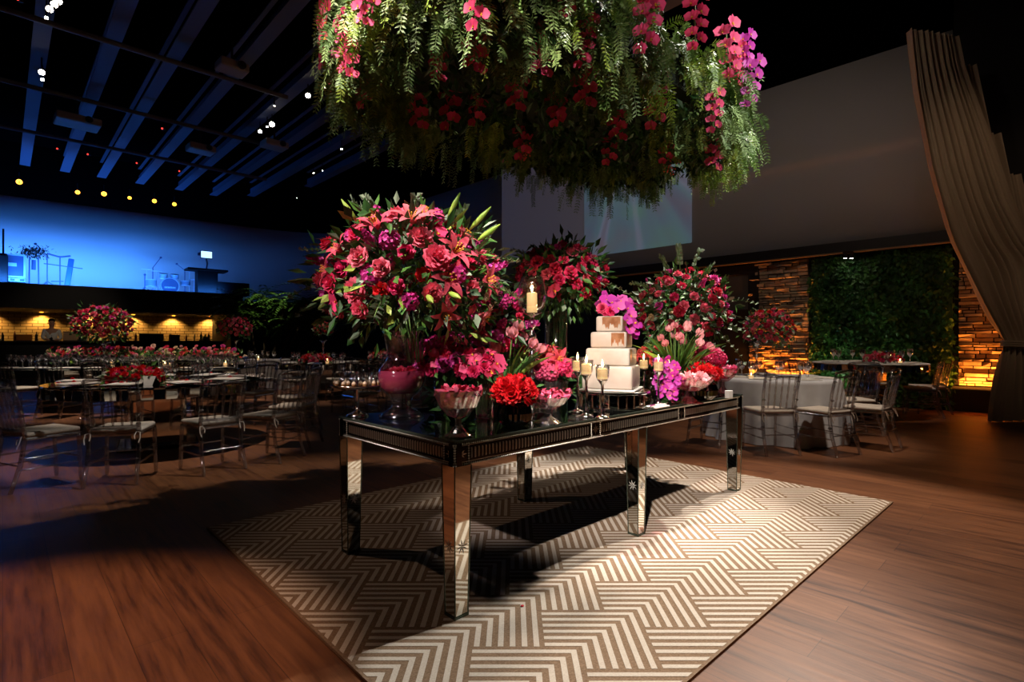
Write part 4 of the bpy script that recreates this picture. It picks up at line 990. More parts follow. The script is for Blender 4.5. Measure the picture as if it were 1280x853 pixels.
# fishbowl vase with pink water
fb = ptab(502, 522); 
v = thing('fishbowl_vase', 'big clear footed fishbowl vase with pink water and a flared neck at the left end', 'vase', fb)
fs = .94
mb = MB(); mb.lathe([(r * fs, z * fs) for r, z in [(.0, .0), (.135, .0), (.14, .012), (.10, .04), (.065, .06), (.058, .09), (.07, .125), (.10, .145), (.135, .19), (.148, .245), (.135, .30), (.105, .335), (.092, .36), (.090, .40), (.105, .50), (.12, .53), (.113, .53), (.084, .40)]], 40, cap=False); part('bowl', mb, 'glass', v, True)
mb = MB(); mb.lathe([(r * fs, z * fs) for r, z in [(0, .142), (.09, .150), (.128, .19), (.142, .245), (.134, .285), (.0, .286)]], 32, cap=False); part('pink_water', mb, 'pink_water', v, True)
for k in range(9):
    a = k * 2.4; put('rose_c', v, V((.07 * math.cos(a), .07 * math.sin(a), .26)), (math.cos(a), math.sin(a), .4), .045, name='submerged_rose')
# sweets stand
cs = ptab(447, 521); c = thing('footed_cake_plate', 'tall footed silver plate of sweets at the far left corner of the mirrored table', 'cake stand', cs)
mb = MB(); mb.lathe([(.0, 0), (.062, 0), (.066, .006), (.045, .02), (.014, .032), (.009, .06), (.009, .15), (.02, .165), (.0, .165)], 24, cap=False); part('foot', mb, 'silver', c, True)
mb = MB(); mb.lathe([(.0, .165), (.14, .170), (.155, .182), (.155, .186), (.14, .178), (0, .176)], 36, cap=False); part('plate', mb, 'silver', c, True)
sw = MB(); sw.ball((0, 0, .014), .014, 8, 6, 0); sw.lathe([(.013, .020), (.010, .028), (.003, .034), (0, .035)], 8, mi=1, cap=False); swm = sw.mesh('sweet', ['brown_food', 'cream_food'], True)
sg_ = MB(); sg_.lathe([(.012, 0), (.011, .003), (.014, .055), (.013, .055), (.010, .004)], 10, cap=False); sgm = sg_.mesh('shot_glass', 'glass', True)
for k in range(19):
    r_ = .125 if k < 13 else .07; a = 2 * PI * k / (13 if k < 13 else 6)
    o = link('sweet', swm); o.location = cs + V((r_ * math.cos(a), r_ * math.sin(a), .178)); tag(o, 'small round brown sweet with cream top on the footed plate', 'sweet', 'sweets on the footed plate')
    if k % 2 == 0 or k > 12:
        o = link('shot_glass', sgm); o.location = cs + V(((r_ - .03) * math.cos(a), (r_ - .03) * math.sin(a), .178)); o.scale = (1, 1, 1.4); tag(o, 'tiny clear shot glass among the sweets on the footed plate', 'glass', 'shot glasses on the footed plate')
def crystal_bowl(loc, r, h, label, mtl='crystal', flare=0, pile='red_petal_pile', n=130, wave=0, k_=1):
    v = thing('footed_crystal_bowl', label, 'bowl', loc); mb = MB(); zf = h * (.38 if not flare else .45)
    wob = (lambda a, k: 1 + (.035 if k % 2 else -.02) * math.cos(a * 12))
    mb.lathe([(0, .002), (r * .55, .002), (r * .56, .008), (r * .35, .02), (r * .14, zf * .6), (r * .12, zf), ], 36, cap=False, wob=wob); part('foot', mb, mtl, v)
    pr = [(r * .12, zf), (r * .45, zf + (h - zf) * .12), (r * .78, zf + (h - zf) * .42), (r * .96, zf + (h - zf) * .8), (r, h), (r * .96, h), (r * .72, zf + (h - zf) * .46), (r * .4, zf + (h - zf) * .2), (0, zf + (h - zf) * .1)]
    if flare: pr = [(r * .12, zf), (r * .4, zf + (h - zf) * .10), (r * .75, zf + (h - zf) * .45), (r * 1.0, h), (r * .97, h), (r * .7, zf + (h - zf) * .55), (r * .35, zf + (h - zf) * .25), (0, zf + (h - zf) * .2)]
    mb = MB(); mb.lathe(pr, 48, cap=False, wob=lambda a, k: 1 + (.03 if k % 2 else -.015) * math.cos(a * 16))
    if wave: mb.v = [(x, y, z + wave * (math.hypot(x, y) / r) ** 2 * math.cos(2 * math.atan2(y, x) - .9)) for x, y, z in mb.v]
    part('bowl', mb, mtl, v)
    mb = MB(); rnd = random.Random(int(r * 1e4) + n)
    for i in range(n):
        a = rnd.uniform(0, 6.283); q = math.sqrt(rnd.random()) * r * .86; z = zf + (h - zf) * (.35 + .5 * (q / r) ** 1.5) if rnd.random() < .4 else h * .97 + .012 * (1 - (q / r) ** 2)
        X = M.Translation((q * math.cos(a) * (1 if z > h * .9 else .8), q * math.sin(a) * (1 if z > h * .9 else .8), z)) @ Euler((rnd.uniform(-.9, .9), rnd.uniform(-.9, .9), rnd.uniform(0, 6))).to_matrix().to_4x4(); t = MB()
        petal(t, 0, 0, R(75), .034 * k_, .016 * k_, R(40), -.4, nu=2, tip=.1); mb.add(t.v, t.f, 0, X)
    o = single('loose_petals', mb, pile, 'heap of loose pink petals in the ' + label.split(',')[0], 'petals', loc, kind='stuff', smooth=True)
    return v
crystal_bowl(ptab(573, 546), .112, .215, 'cut crystal goblet bowl at the near corner of the mirrored table')
crystal_bowl(ptab(684, 530), .135, .165, 'wide wavy crystal bowl on the front edge, beside the green vase', 'crystal', 1, wave=.02)
crystal_bowl(ptab(861, 505), .175, .19, 'wavy pink crystal bowl on the front edge, right of the cake', 'pink_glass', 1, wave=.02, pile='p_pale', k_=1.3)
crystal_bowl(ptab(903, 493), .13, .22, 'deep pink glass bowl at the right end, behind the white cube card', 'pink_glass', 1, wave=.015, pile='p_hot')
def vase(loc, prof, label, mtl, n=28, wob=None, water=None, name='vase'):
    v = thing(name, label, 'vase', loc); mb = MB(); mb.lathe(prof, n, cap=False, wob=wob); part('body', mb, mtl, v, wob is None)
    if water: mb = MB(); mb.lathe(water, n, cap=False); part('water', mb, 'water', v, True)
    return v
def dome(name, label, loc, r, mix, zmin=0, fol=60, leaf=(.05, .014), sq=.8, fw=(4, 3, 0, 0)):
    return bouquet(name, label, loc, (r, r, r * sq), mix, zmin, fol, leaf, fw=fw)
# green ribbed bowls with red roses
rib = lambda a, k: 1 + .045 * math.cos(a * 20)
for loc, sc, lb in ((ptab(643, 533), 1.0, 'left'), (ptab(880, 500), 1.05, 'right')):
    vase(loc, [(r * sc, z * sc) for r, z in [(0, .003), (.055, .003), (.085, .03), (.092, .07), (.08, .11), (.055, .125), (.058, .135), (.05, .132), (.074, .10), (.084, .06), (.05, .015), (0, .012)]],
         'squat olive green ribbed glass bowl at ' + ('the front edge near the crystal goblet' if lb == 'left' else 'the right end of the mirrored table'), 'green_glass', 80, rib)
    dome('red_rose_bunch', 'dome of scarlet roses in the ' + ('green bowl near the crystal goblet' if lb == 'left' else 'green bowl at the right end of the mirrored table'), loc + V((0, 0, .165 * sc)), .125 * sc, [('carn', 12, .060), ('rose_r', 10, .052)], -.12, 50)
cyl = lambda r, h, t=.004: [(0, .003), (r, .003), (r * 1.02, h), (r * 1.02 - t, h), (r - t, .014), (0, .012)]
# pink orchids in clear vase
va = ptab(606, 524); vase(va, cyl(.052, .20), 'clear cylinder vase behind the crystal goblet, holding pink orchids', 'glass', water=[(0, .014), (.047, .014), (.047, .14), (0, .14)])
b = dome('pink_orchid_bunch', 'bunch of glossy pink orchids behind the crystal goblet', va + V((-.02, 0, .285)), .155, [('orch', 26, .062), ('peony_h', 8, .05)], -.25, 90); stem_bundle(b, (0, 0, -.26), (0, 0, -.02), 14, .03, .06)
FL['hp'] = FL['orch']
vb = ptab(552, 519); vase(vb, cyl(.045, .22), 'dark-looking clear vase between the fishbowl and the crystal goblet', 'glass', water=[(0, .014), (.040, .014), (.040, .16), (0, .16)])
b = dome('crimson_flower_bunch', 'dark crimson flower bunch between the fishbowl vase and the pink orchids', vb + V((.02, .0, .34)), .185, [('orch', 18, .060), ('clus_f', 12, .055), ('rose_c', 14, .05)], -.6, 160); stem_bundle(b, (0, 0, -.30), (0, 0, -.02), 12, .03, .06)
# fuchsia mid bouquet rising between big ball and candle
b = bouquet('fuchsia_flower_bunch', 'upright bunch of fuchsia stocks and roses right of the largest arrangement', tp(.95, .80, .52), (.26, .24, .26), [('stock', 10, .08), ('clus_f', 10, .055), ('rose_c', 18, .055), ('lily', 4, .07), ('rose_f', 10, .05)], -.8, 420, (.09, .018))
vase(tp(.95, .80), cyl(.06, .30), 'clear vase hidden among flowers under the fuchsia bunch', 'glass'); stem_bundle(b, (0, 0, -.50), (0, 0, -.1), 16, .04, .10)
# pink tulips
def tulips(loc, label, n, h, spread, sz, lean=(0, 0), kind='tulip', seed=1):
    rnd = random.Random(seed); t = thing('tulip_bunch', label, 'tulips', loc); st = MB(); lf = MB()
    for k in range(n):
        a = k * 2.4; q = math.sqrt((k + .5) / n); top = V((math.cos(a) * q * spread + lean[0], math.sin(a) * q * spread + lean[1], h * (1 - .35 * q * q) + rnd.uniform(-.02, .02)))
        b0 = V((math.cos(a) * q * .03, math.sin(a) * q * .03, .02)); mid = lerp(b0, top, .5) + V((0, 0, .05)); st.tube([b0, mid, top], .0045, 5)
        d = (top - mid) + V((math.cos(a) * q * .05, math.sin(a) * q * .05, .02)); put(kind, t, top, d, sz * rnd.uniform(.9, 1.1))
    for k in range(int(n * 2.2)):
        a = k * 2.4 + .5; q = rnd.uniform(.2, .9); L_ = h * rnd.uniform(.55, .8); d = V((math.cos(a) * q, math.sin(a) * q, 1.0)).normalized(); sd = d.cross(V((math.sin(a), math.cos(a), .3))).normalized()
        p = V((math.cos(a) * .03, math.sin(a) * .03, h * .32)); nn = sd.cross(d); vs = []
        for i in range(7):
            s_ = i / 6; w = .018 * math.sin(PI * (.15 + .85 * s_)) ** .8 + .0005; vs += [p + sd * w + nn * w * .4, p, p - sd * w + nn * w * .4]
            p = p + d * L_ / 6; d = (d + V((math.cos(a) * .10, math.sin(a) * .10, -.07))).normalized()
        lf.add(vs, [(i * 3 + j, i * 3 + j + 1, i * 3 + j + 4, i * 3 + j + 3) for i in range(6) for j in range(2)], k % 3 == 0)
    o = part('stems', st, 'stem', t, True); o = part('long_leaves', lf, ['leaf', 'leafyellow'], t, True); o['kind'] = 'stuff'
    return t
v1 = ptab(634, 512); vase(v1, cyl(.045, .19), 'clear cylinder vase of the tulips behind the scarlet roses', 'glass', water=[(0, .014), (.04, .014), (.04, .12), (0, .12)])
tulips(v1, 'pale pink tulips with long green leaves behind the scarlet roses at left', 10, .50, .21, .068, (.02, -.07), seed=2)
v2 = ptab(846, 497); vase(v2, cyl(.06, .21), 'clear vase of the tulips right of the cake', 'glass', water=[(0, .014), (.055, .014), (.055, .14), (0, .14)])
tulips(v2, 'pink tulips standing right of the cake candles', 14, .57, .19, .060, (.03, -.05), seed=4)
# coral lilies near tulips
b = dome('coral_lily_bunch', 'coral red lily bunch just right of the left tulips', tp(1.22, .56, .30), .13, [('lily', 6, .075), ('peony_c', 6, .05), ('rose_co', 6, .05)], -.4, 120); stem_bundle(b, (0, 0, -.28), (0, 0, 0), 10, .03, .05)
vase(tp(1.22, .56), cyl(.045, .18), 'clear vase under the coral lily bunch', 'glass')
# hot pink hydrangeas in crystal vase
v3 = ptab(690, 509); vase(v3, [(0, .003), (.055, .003), (.05, .03), (.075, .10), (.115, .175), (.11, .175), (.07, .10), (.042, .035), (0, .03)], 'flared cut glass vase of the hot pink blossoms, left of the candlesticks', 'crystal', 48, lambda a, k: 1 + .04 * math.cos(a * 12))
dome('hot_pink_blossom_bunch', 'hot pink ruffled blossom bunch left of the silver candlesticks', v3 + V((0, 0, .225)), .165, [('clus_h', 16, .062), ('orch', 6, .05)], -.12, 60, sq=.7)
# right end: hydrangea, coral roses
v4 = tp(2.80, .24); vase(v4, cyl(.06, .20), 'clear vase under the pink and white blossoms at the right end', 'glass')
dome('pink_white_blossom_bunch', 'pink and white ruffled blossom dome at the right end of the mirrored table', v4 + V((0, 0, .285)), .165, [('clus_h', 11, .07), ('clus_pale', 6, .06)], -.15, 70, sq=.75)
v5 = tp(2.40, .50); vase(v5, cyl(.06, .20), 'clear vase under the coral roses behind the right candles', 'glass')
dome('coral_rose_bunch', 'coral rose dome behind the right pair of candles', v5 + V((0, 0, .26)), .17, [('rose_co', 16, .052), ('peony_c', 8, .055)], -.1, 60)
# tall cylinder vase with the crimson rose ball
v6 = tp(1.55, .78); t6 = vase(v6, [(0, .003), (.085, .003), (.085, .66), (.081, .66), (.081, .012), (0, .012)], 'tall clear cylinder vase holding the crimson rose ball', 'glass', 36, water=[(0, .014), (.079, .014), (.079, .36), (0, .36)], name='tall_cylinder_vase')
b2 = v6 + V((0.03, 0, .91))
b = bouquet('crimson_rose_ball', 'dark crimson and pink rose ball on the tall cylinder vase behind the cake', b2, (.37, .37, .28), [('rose_c', 48, .058), ('rose_p', 20, .056), ('orch', 8, .055), ('rose_f', 12, .052)], -.55, 700, (.085, .02), fw=(5, 2, 1, 0))
stem_bundle(b, (-.03, 0, -.85), (0, 0, -.2), 14, .04, .06, .0032)
sprigs(b, (.37, .37, .28), [((-.9, -.3, .7), .16), ((.3, 0, 1), .12), ((1, -.3, -.2), .25), ((-1, -.4, -.2), .16)])
mb = MB(); rnd = random.Random(3)
for k in range(110):
    a = rnd.uniform(0, 6.28); z = rnd.uniform(-.30, -.12); r_ = .12 + .2 * rnd.random() * (z + .75); leafq(mb, (r_ * math.cos(a), r_ * math.sin(a), z), (math.cos(a) * .4, math.sin(a) * .4, -1), (math.cos(a), math.sin(a), .4), .06, .014, rnd.choice((0, 0, 1)))
o = part('trailing_leaves', mb, ['leafdark', 'leaf'], b); o['kind'] = 'stuff'
# third ball over a silver urn
u3 = tp(2.62, .78); vase(u3, [(0, 0), (.08, 0), (.085, .012), (.05, .03), (.022, .06), (.022, .16), (.05, .19), (.10, .26), (.125, .33), (.13, .34), (.11, .34), (.08, .27), (0, .25)], 'dull silver urn under the loose rose arrangement at the back right', 'chrome', 32, name='silver_urn')
b3 = atY(853, 386, u3.y)
b = bouquet('loose_rose_arrangement', 'loose airy arrangement of crimson and pink roses at the back right of the table', b3, (.43, .43, .37), [('rose_c', 34, .055), ('rose_p', 34, .052), ('stock', 5, .06), ('cream', 3, .045), ('rose_f', 12, .05)], -.7, 900, (.085, .019), fw=(5, 3, 2, 0))
stem_bundle(b, u3 + V((0, 0, .28)) - b3, (0, 0, -.1), 20, .06, .16)
sprigs(b, (.43, .43, .37), [((-.4, -.2, 1), .26), ((-.15, -.3, 1), .34), ((.15, -.3, 1), .30), ((-.8, -.2, .5), .22), ((1, -.3, .2), .26), ((1, -.3, -.4), .26), ((.9, -.4, -.8), .3), ((-1, -.3, 0), .26), ((.5, -.2, 1), .2), ((.7, 0, -.9), .3)])
# low greenery between the vases
for k, (s_, t_, lb) in enumerate(((.62, .78, 'dark fern tuft behind the fishbowl vase'), (1.25, .86, 'dark fern tuft below the tall candle'), (1.78, .55, 'dark fern tuft just left of the cake'), (2.1, .8, 'dark fern tuft right behind the cake'), (2.75, .60, 'dark fern tuft at the back right end'))):
    g = thing('fern_tuft', lb, 'greenery', tp(s_, t_, .10)); foliage(g, (.17, .17, .15), 260, .10, .018, (5, 4, 1, 0), zmin=-.6, inner=.1)
    mb = MB(); mb.lathe([(0, -.10), (.05, -.10), (.07, -.02), (.06, 0), (0, 0)], 16, cap=False); part('pot', mb, 'mirror_dark', g, True)

# candles and candlesticks
def candlestick(loc, h, label, cl, r=.030, ch=.055, pw=1.1):
    c = thing('candlestick', label, 'candlestick', loc)
    mb = MB(); mb.lathe([(0, 0), (.042, 0), (.044, .006), (.030, .014), (.012, .022), (.016, .034), (.008, .046), (.007, h * .55), (.013, h * .60), (.007, h * .66), (.008, h * .86), (.018, h * .92), (.024, h * .97), (.033, h), (0, h)], 16, cap=False); part('stick', mb, 'silver', c, True)
    mb = MB(); mb.lathe([(.026, h), (.036, h + .012), (.040, h + .05), (.042, h + .085), (.040, h + .085), (.036, h + .02), (0, h + .004)], 18, cap=False); part('glass_cup', mb, 'glass', c, True)
    candle(loc + V((0, 0, h + .005)), r, ch, cl, pw)
def candle(loc, r, ch, label, pw=1.1):
    k = thing('candle', label, 'candle', loc)
    mb = MB(); mb.lathe([(0, 0), (r, 0), (r, ch), (r * .8, ch + .003), (r * .5, ch - .003), (0, ch - .004)], 18, cap=False); part('wax', mb, 'wax', k, True)
    mb = MB(); mb.tube([(0, 0, ch - .004), (0, 0, ch + .012)], .0012, 5); part('wick', mb, 'wick', k)
    mb = MB(); mb.lathe([(.0005, ch + .006), (.0055, ch + .016), (.0065, ch + .024), (.0035, ch + .042), (0, ch + .056)], 8, cap=False); part('flame', mb, 'flame', k, True)
    point('candle_light', (0, 0, ch + .03), pw, (1, .58, .24), .012, k)
candlestick(ptab(722, 516), .255, 'silver candlestick furthest left of the three left of the cake', 'lit candle on the leftmost silver candlestick')
candlestick(ptab(733, 522), .245, 'silver candlestick in the middle of the three left of the cake', 'lit candle on the middle of the three left candlesticks')
candlestick(ptab(753, 524), .22, 'silver candlestick nearest the cake front, right one of the three', 'lit candle directly before the left of the cake')
candlestick(ptab(823, 508), .235, 'silver candlestick right of the cake, taller-looking left one of the pair', 'lit candle on the left of the two sticks right of the cake')
candlestick(ptab(836, 505), .20, 'silver candlestick right of the cake, right one of the pair', 'lit candle on the right of the two sticks right of the cake')
candlestick(tp(2.10, .38), .23, 'silver candlestick half hidden behind the right of the cake', 'lit candle glimpsed just behind the right side of the cake')
# tall candle holders with hurricane
def tall_holder(loc, h, label, cl, cr, chh, glassy=True):
    c = thing('tall_candle_holder', label, 'candle holder', loc)
    prof = [(0, 0), (.07, 0), (.072, .01), (.03, .03)]; n = max(3, int(h / .085))
    for k in range(n):
        z0 = .03 + (h - .06) * k / n; dz = (h - .06) / n; prof += [(.012, z0 + .004), (.030, z0 + dz * .35), (.030, z0 + dz * .6), (.012, z0 + dz * .95)]
    prof += [(.02, h - .02), (.07, h), (0, h)]
    mb = MB(); mb.lathe(prof, 14, cap=False); part('crystal_stem', mb, 'crystal', c, True)
    if glassy: mb = MB(); mb.lathe([(.05, h), (.085, h + .04), (.095, h + .10), (.085, h + .18), (.070, h + .23), (.067, h + .23), (.082, h + .18), (.092, h + .10), (.08, h + .04)], 28, cap=False); part('hurricane_glass', mb, 'glass', c, True)
    candle(loc + V((0, 0, h + .002)), cr, chh, cl, 2.0)
h1 = atY(665, 392, 3.42); tall_holder(V((h1.x, h1.y, TH + .0005)), h1.z - TH, 'tall crystal stem holder with hurricane glass left of the rose ball vase', 'thick lit pillar candle in the hurricane glass', .033, .125)
h2 = atY(755, 381, 4.35); tall_holder(V((h2.x, h2.y, TH + .0005)), h2.z - TH, 'tall crystal stem holder behind the cake top', 'small lit candle glowing just behind the cake top flowers', .028, .05, False)

# cake on mirrored stand
cc = tp(1.52, .26); cz = .0
s = thing('mirrored_cake_stand', 'round mirrored cake stand with panelled rim under the wedding cake', 'cake stand', cc)
mb = MB(); mb.lathe([(0, .098), (.245, .098), (.25, .103), (.25, .112), (.245, .116), (0, .116)], 48, cap=False); part('top_plate', mb, 'silver', s)
mb = MB(); mb.lathe([(0, .0), (.24, .0), (.245, .004), (.245, .012), (.22, .014), (0, .014)], 48, cap=False); part('bottom_plate', mb, 'silver', s)
mb = MB(); mb.lathe([(.215, .014), (.215, .098)], 24, cap=False); part('mirror_drum', mb, 'mirror', s)
mb = MB()
for k in range(24): a = 2 * PI * k / 24; mb.box((0, 0, 0), (.007, .007, .084), X=M.Translation((.218 * math.cos(a), .218 * math.sin(a), .056)) @ M.Rotation(a, 4, 'Z'))
part('mirror_strips', mb, mat('copper_strip', (.6, .36, .24), .25, 1), s)
k = thing('wedding_cake', 'white four-tier square wedding cake with copper painted streaks', 'cake', cc + V((0, 0, .1165)), R(-22))
z = .012; mb = MB(); mb.bbox((0, 0, .006), (.36, .36, .012), .03); part('cake_board', mb, 'white_card', k)
for w_, h_ in ((.325, .15), (.285, .115), (.235, .105), (.175, .105)):
    mb = MB(); mb.bbox((0, 0, z + h_ / 2), (w_, w_, h_), .014); part('tier', mb, 'icing', k, True); z += h_
mb = MB(); rnd = random.Random(2)
def streak(x0, x1, z1, zs, face_, off):
    n = 44; top = []; bot = []
    for i in range(n + 1):
        x = x0 + (x1 - x0) * i / n; zb = z1 - zs * (.66 + .16 * math.sin(i * .31 + x0 * 50) + .10 * math.sin(i * .9) + .10 * rnd.random()) ; top.append((x, z1)); bot.append((x, zb))
    for i in range(n):
        q = [bot[i], bot[i + 1], top[i + 1], top[i]]; vs = [(x, -off, zz_) if face_ == 0 else (off, x, zz_) for x, zz_ in q]; mb.add(vs, [(0, 1, 2, 3)])
streak(-.045, .0745, z - .006, .085, 0, .0883); streak(-.0745, .0745, z - .006, .10, 1, .0883); streak(.02, .104, z - .112, .09, 0, .1183); streak(-.104, -.02, z - .112, .10, 1, .1183); streak(-.13, -.05, z - .217, .10, 1, .1433)
part('copper_streaks', mb, 'copper', k)
topz = .1165 + z
b = thing('cake_top_orchids', 'magenta orchids and peony spilling over the top of the wedding cake', 'flowers', cc + V((.0, 0, topz)))
for k_, (x, z_, y, kd, sz) in enumerate([(-.07, .05, -.04, 'peony_h', .058), (.0, .09, -.03, 'orch_m', .07), (.06, .10, 0, 'orch_m', .07), (.03, .05, -.06, 'orch_m', .07), (-.03, .11, .02, 'orch_m', .065), (.10, .05, -.03, 'orch_m', .066), (.11, .0, -.07, 'orch_m', .062), (.135, -.05, -.07, 'orch_m', .058), (.10, -.09, -.09, 'orch_m', .055), (.14, -.10, -.06, 'orch_m', .05), (-.06, .10, .06, 'orch_m', .07), (.04, .09, .08, 'orch_m', .07), (.08, -.03, -.10, 'orch_m', .05), (-.02, .03, -.07, 'peony_h', .05), (.12, .09, .03, 'orch_m', .05)]):
    put(kd, b, V((x, y, z_)), (x * 3, -.9 if y < .03 else .5, .35), sz * .84)
    put(kd, b, V((x + uni(-.03, .03), y + .02, z_ + uni(-.03, .03))), (x * 3 + uni(-.5, .5), -.7 if y < .03 else .5, uni(-.2, .7)), sz * .7)
mb = MB()
for x, y in ((-.05, 0), (0, 0), (.05, 0), (.02, .04)): mb.tube([(x * .5, y * .5, .0), (x, y, .09)], .004, 5)
for i in range(26): leafq(mb, (uni(-.06, .10), uni(-.05, .06), uni(.0, .06)), (uni(-1, 1), uni(-1, .5), uni(-.2, .8)), (0, 0, 1), .06, .014)
part('greenery', mb, 'leafdark', b)
b = thing('side_orchids', 'magenta orchid cluster standing against the lower right side of the cake', 'flowers', tp(1.86, .05))
for i in range(34):
    put('orch_m', b, V((uni(-.075, .075), uni(-.03, .03), .06 + .26 * i / 34)), (uni(-.6, .6), -1, uni(-.2, .5)), .037)
mb = MB(); mb.tube([(0, .01, 0), (.0, .02, .16), (-.02, .02, .33)], .005, 5)
for i in range(30): leafq(mb, (uni(-.06, .06), uni(0, .05), uni(.01, .3)), (uni(-1, 1), uni(-.3, .5), uni(-.6, .5)), (0, -1, .4), .06, .013)
part('greenery', mb, 'leafdark', b)
# small things on the front edge
def cube_card(loc, rz, lb, s_=1):
    mb = MB(); w = .032 * s_; vs = [(w * math.cos(PI / 3 * i), w * .8 * math.sin(PI / 3 * i), z) for z in (0, .05 * s_) for i in range(6)]
    mb.add(vs, [(5, 4, 3, 2, 1, 0), (6, 7, 8, 9, 10, 11)] + [(i, (i + 1) % 6, 6 + (i + 1) % 6, 6 + i) for i in range(6)])
    single('paper_box', mb, 'white_card', lb, 'paper box', loc, rz)
tent(ptab(681, 529), 2.3, 'white folded paper card at the front edge under the wavy crystal bowl', .85)
cube_card(ptab(911, 498) , .3, 'small white faceted paper box at the right end of the mirrored table', 1.1)
b = thing('serving_set', 'white napkin with silver cake knife handles on the front edge beside the cake stand', 'napkin', ptab(826, 512) + V((-.02, .05, 0)), R(44))
mb = MB(); mb.bbox((.04, 0, .006), (.17, .07, .012), .012); mb.bbox((.06, .01, .015), (.14, .05, .008), .01, rz=.12); part('napkin', mb, 'linen', b)
mb = MB(); mb.tube([(-.15, .015, .012), (-.05, .012, .018), (.0, .01, .02)], .006, 6); mb.tube([(-.15, -.01, .012), (-.03, -.01, .022)], .006, 6); mb.tube([(-.15, -.012, .01), (-.155, .002, .012), (-.15, .017, .012)], .006, 6); part('knife_handle', mb, 'silver', b, True)
for k_, (px, py, lb) in enumerate(((726, 527, 'clear acrylic place block lying before the left candlesticks'), (655, 527, 'clear acrylic place block beside the left green bowl'))):
    mb = MB(); mb.bbox((0, 0, .012), (.09, .05, .024), .006); single('acrylic_block', mb, 'crystal', lb, 'acrylic block', ptab(px, py) + V((-.02, .06, 0)), .9)

# ------------- arrangements of the guest tables
def clear_stand(loc, h, label):
    v = thing('tall_flower_stand', label, 'flower stand', loc); mb = MB(); mb.lathe([(0, 0), (.11, 0), (.11, .012), (.03, .03), (.018, .06), (.035, .10), (.018, .14), (.016, h * .6), (.035, h * .66), (.018, h * .72), (.03, h - .06), (.10, h), (.09, h), (0, h - .05)], 16, cap=False); part('crystal_stem', mb, 'crystal', v, True)
random.seed(77)
p = V((3.22, 7.0, .766)); clear_stand(p, .48, 'clear crystal flower stand on the grey tablecloth'); 
bouquet('pink_rose_ball', 'round bouquet of pink and red roses on the grey cloth table before the stone panel', V((3.38, 7.0, 1.40)), (.34, .34, .29), [('rose_p', 42, .048), ('rose_r', 14, .045), ('rose_c', 14, .045), ('rose_f', 6, .04)], -.65, 420, (.075, .018), fw=(4, 3, 3, 0))
p = V((-7.6, 9.9, .766)); clear_stand(p, .45, 'clear crystal stand under the big rose ball on the long table')
bouquet('big_rose_ball', 'big crimson and pink rose ball above the long glassware table at left', V((-7.62, 9.9, 1.57)), (.50, .50, .36), [('rose_p', 40, .065), ('rose_c', 36, .065), ('rose_f', 12, .06)], -.7, 500, (.10, .024), fw=(4, 3, 0, 1))
p = V((ET[0] - .27, ET[1] - .2, .766)); clear_stand(p, .5, 'clear crystal stand on the grey clothed table beside the palm')
bouquet('small_rose_ball', 'pink rose ball on the clear stand in front of the right end of the bar', V((p.x, p.y, 1.56)), (.40, .40, .33), [('rose_p', 38, .06), ('rose_c', 20, .06), ('clus_h', 10, .05)], -.6, 300, (.09, .022))
p = V((DT[0] + .05, DT[1] + .1, .761)); clear_stand(p, .5, 'thin clear stand on the dark middle round table')
bouquet('little_berry_bouquet', 'little coral and green bouquet on the thin stand, left under the largest arrangement', V((p.x, p.y, 1.50)), (.24, .24, .20), [('rose_co', 24, .04), ('rose_p', 14, .038)], -.5, 260, (.08, .02), fw=(2, 4, 1, 1))
bouquet('low_red_centrepiece', 'low red flower mound with green leaves on the near left round table', V((NT[0] + .02, NT[1] - .45, .80)), (.34, .28, .17), [('carn', 14, .075), ('rose_r', 24, .06), ('peony_h', 8, .06), ('cream', 4, .045)], .0, 260, (.07, .02), fw=(2, 4, 1, 1))
bouquet('low_pink_centrepiece', 'low red and pink mound on the dark middle round table', V((DT[0] + .05, DT[1] - .35, .80)), (.40, .3, .18), [('rose_r', 22, .06), ('rose_p', 20, .06), ('peony_h', 8, .06)], .0, 160, (.08, .022))
bouquet('low_pale_centrepiece', 'low pale pink mound on the furthest round table, left of the fishbowl vase', V((FT[0] - .05, FT[1] - .4, .80)), (.42, .3, .2), [('rose_co', 18, .055), ('clus_pale', 10, .06), ('rose_p', 12, .05), ('cream', 8, .05)], .0, 160, (.08, .022))
bouquet('low_round_centrepiece', 'low red and pink flower mound on the table by the green wall', V((6.0, 8.6, .91)), (.32, .26, .17), [('rose_c', 20, .05), ('rose_r', 14, .045), ('rose_p', 14, .045), ('cream', 5, .045)], .0, 120, (.06, .018))
rn = thing('flower_runner', 'long low runner of mixed red, pink and yellow flowers along the glassware table', 'flower arrangement', (-7.0, 10.15, .80))
mb = MB()
for k in range(900): leafq(mb, (uni(-1.75, 1.75), uni(-.30, .30), uni(0, .24)), (uni(-1, 1), uni(-1, 1), .8), (uni(-1, 1), uni(-1, 1), 1), .09, .02, random.choice((0, 1, 1, 3)))
o = part('foliage', mb, ['leafdark', 'leaf', 'leafpale', 'leafyellow'], rn); o['kind'] = 'stuff'
kinds = ['rose_p', 'rose_r', 'cream', 'rose_co', 'peony_h', 'rose_c', 'clus_pale', 'rose_f']; cn = {}
kinds = ['rose_p', 'rose_r', 'cream', 'rose_co', 'cream', 'rose_c', 'clus_pale', 'rose_f']
for k in range(260):
    kd = kinds[k % 8]; y = uni(-.30, .30); put(kd, rn, V((uni(-1.75, 1.75), y, .10 + .22 * (1 - abs(y) / .34) + uni(-.03, .04))), (uni(-.6, .6), y * 2 - .6, .8), uni(.032, .06))
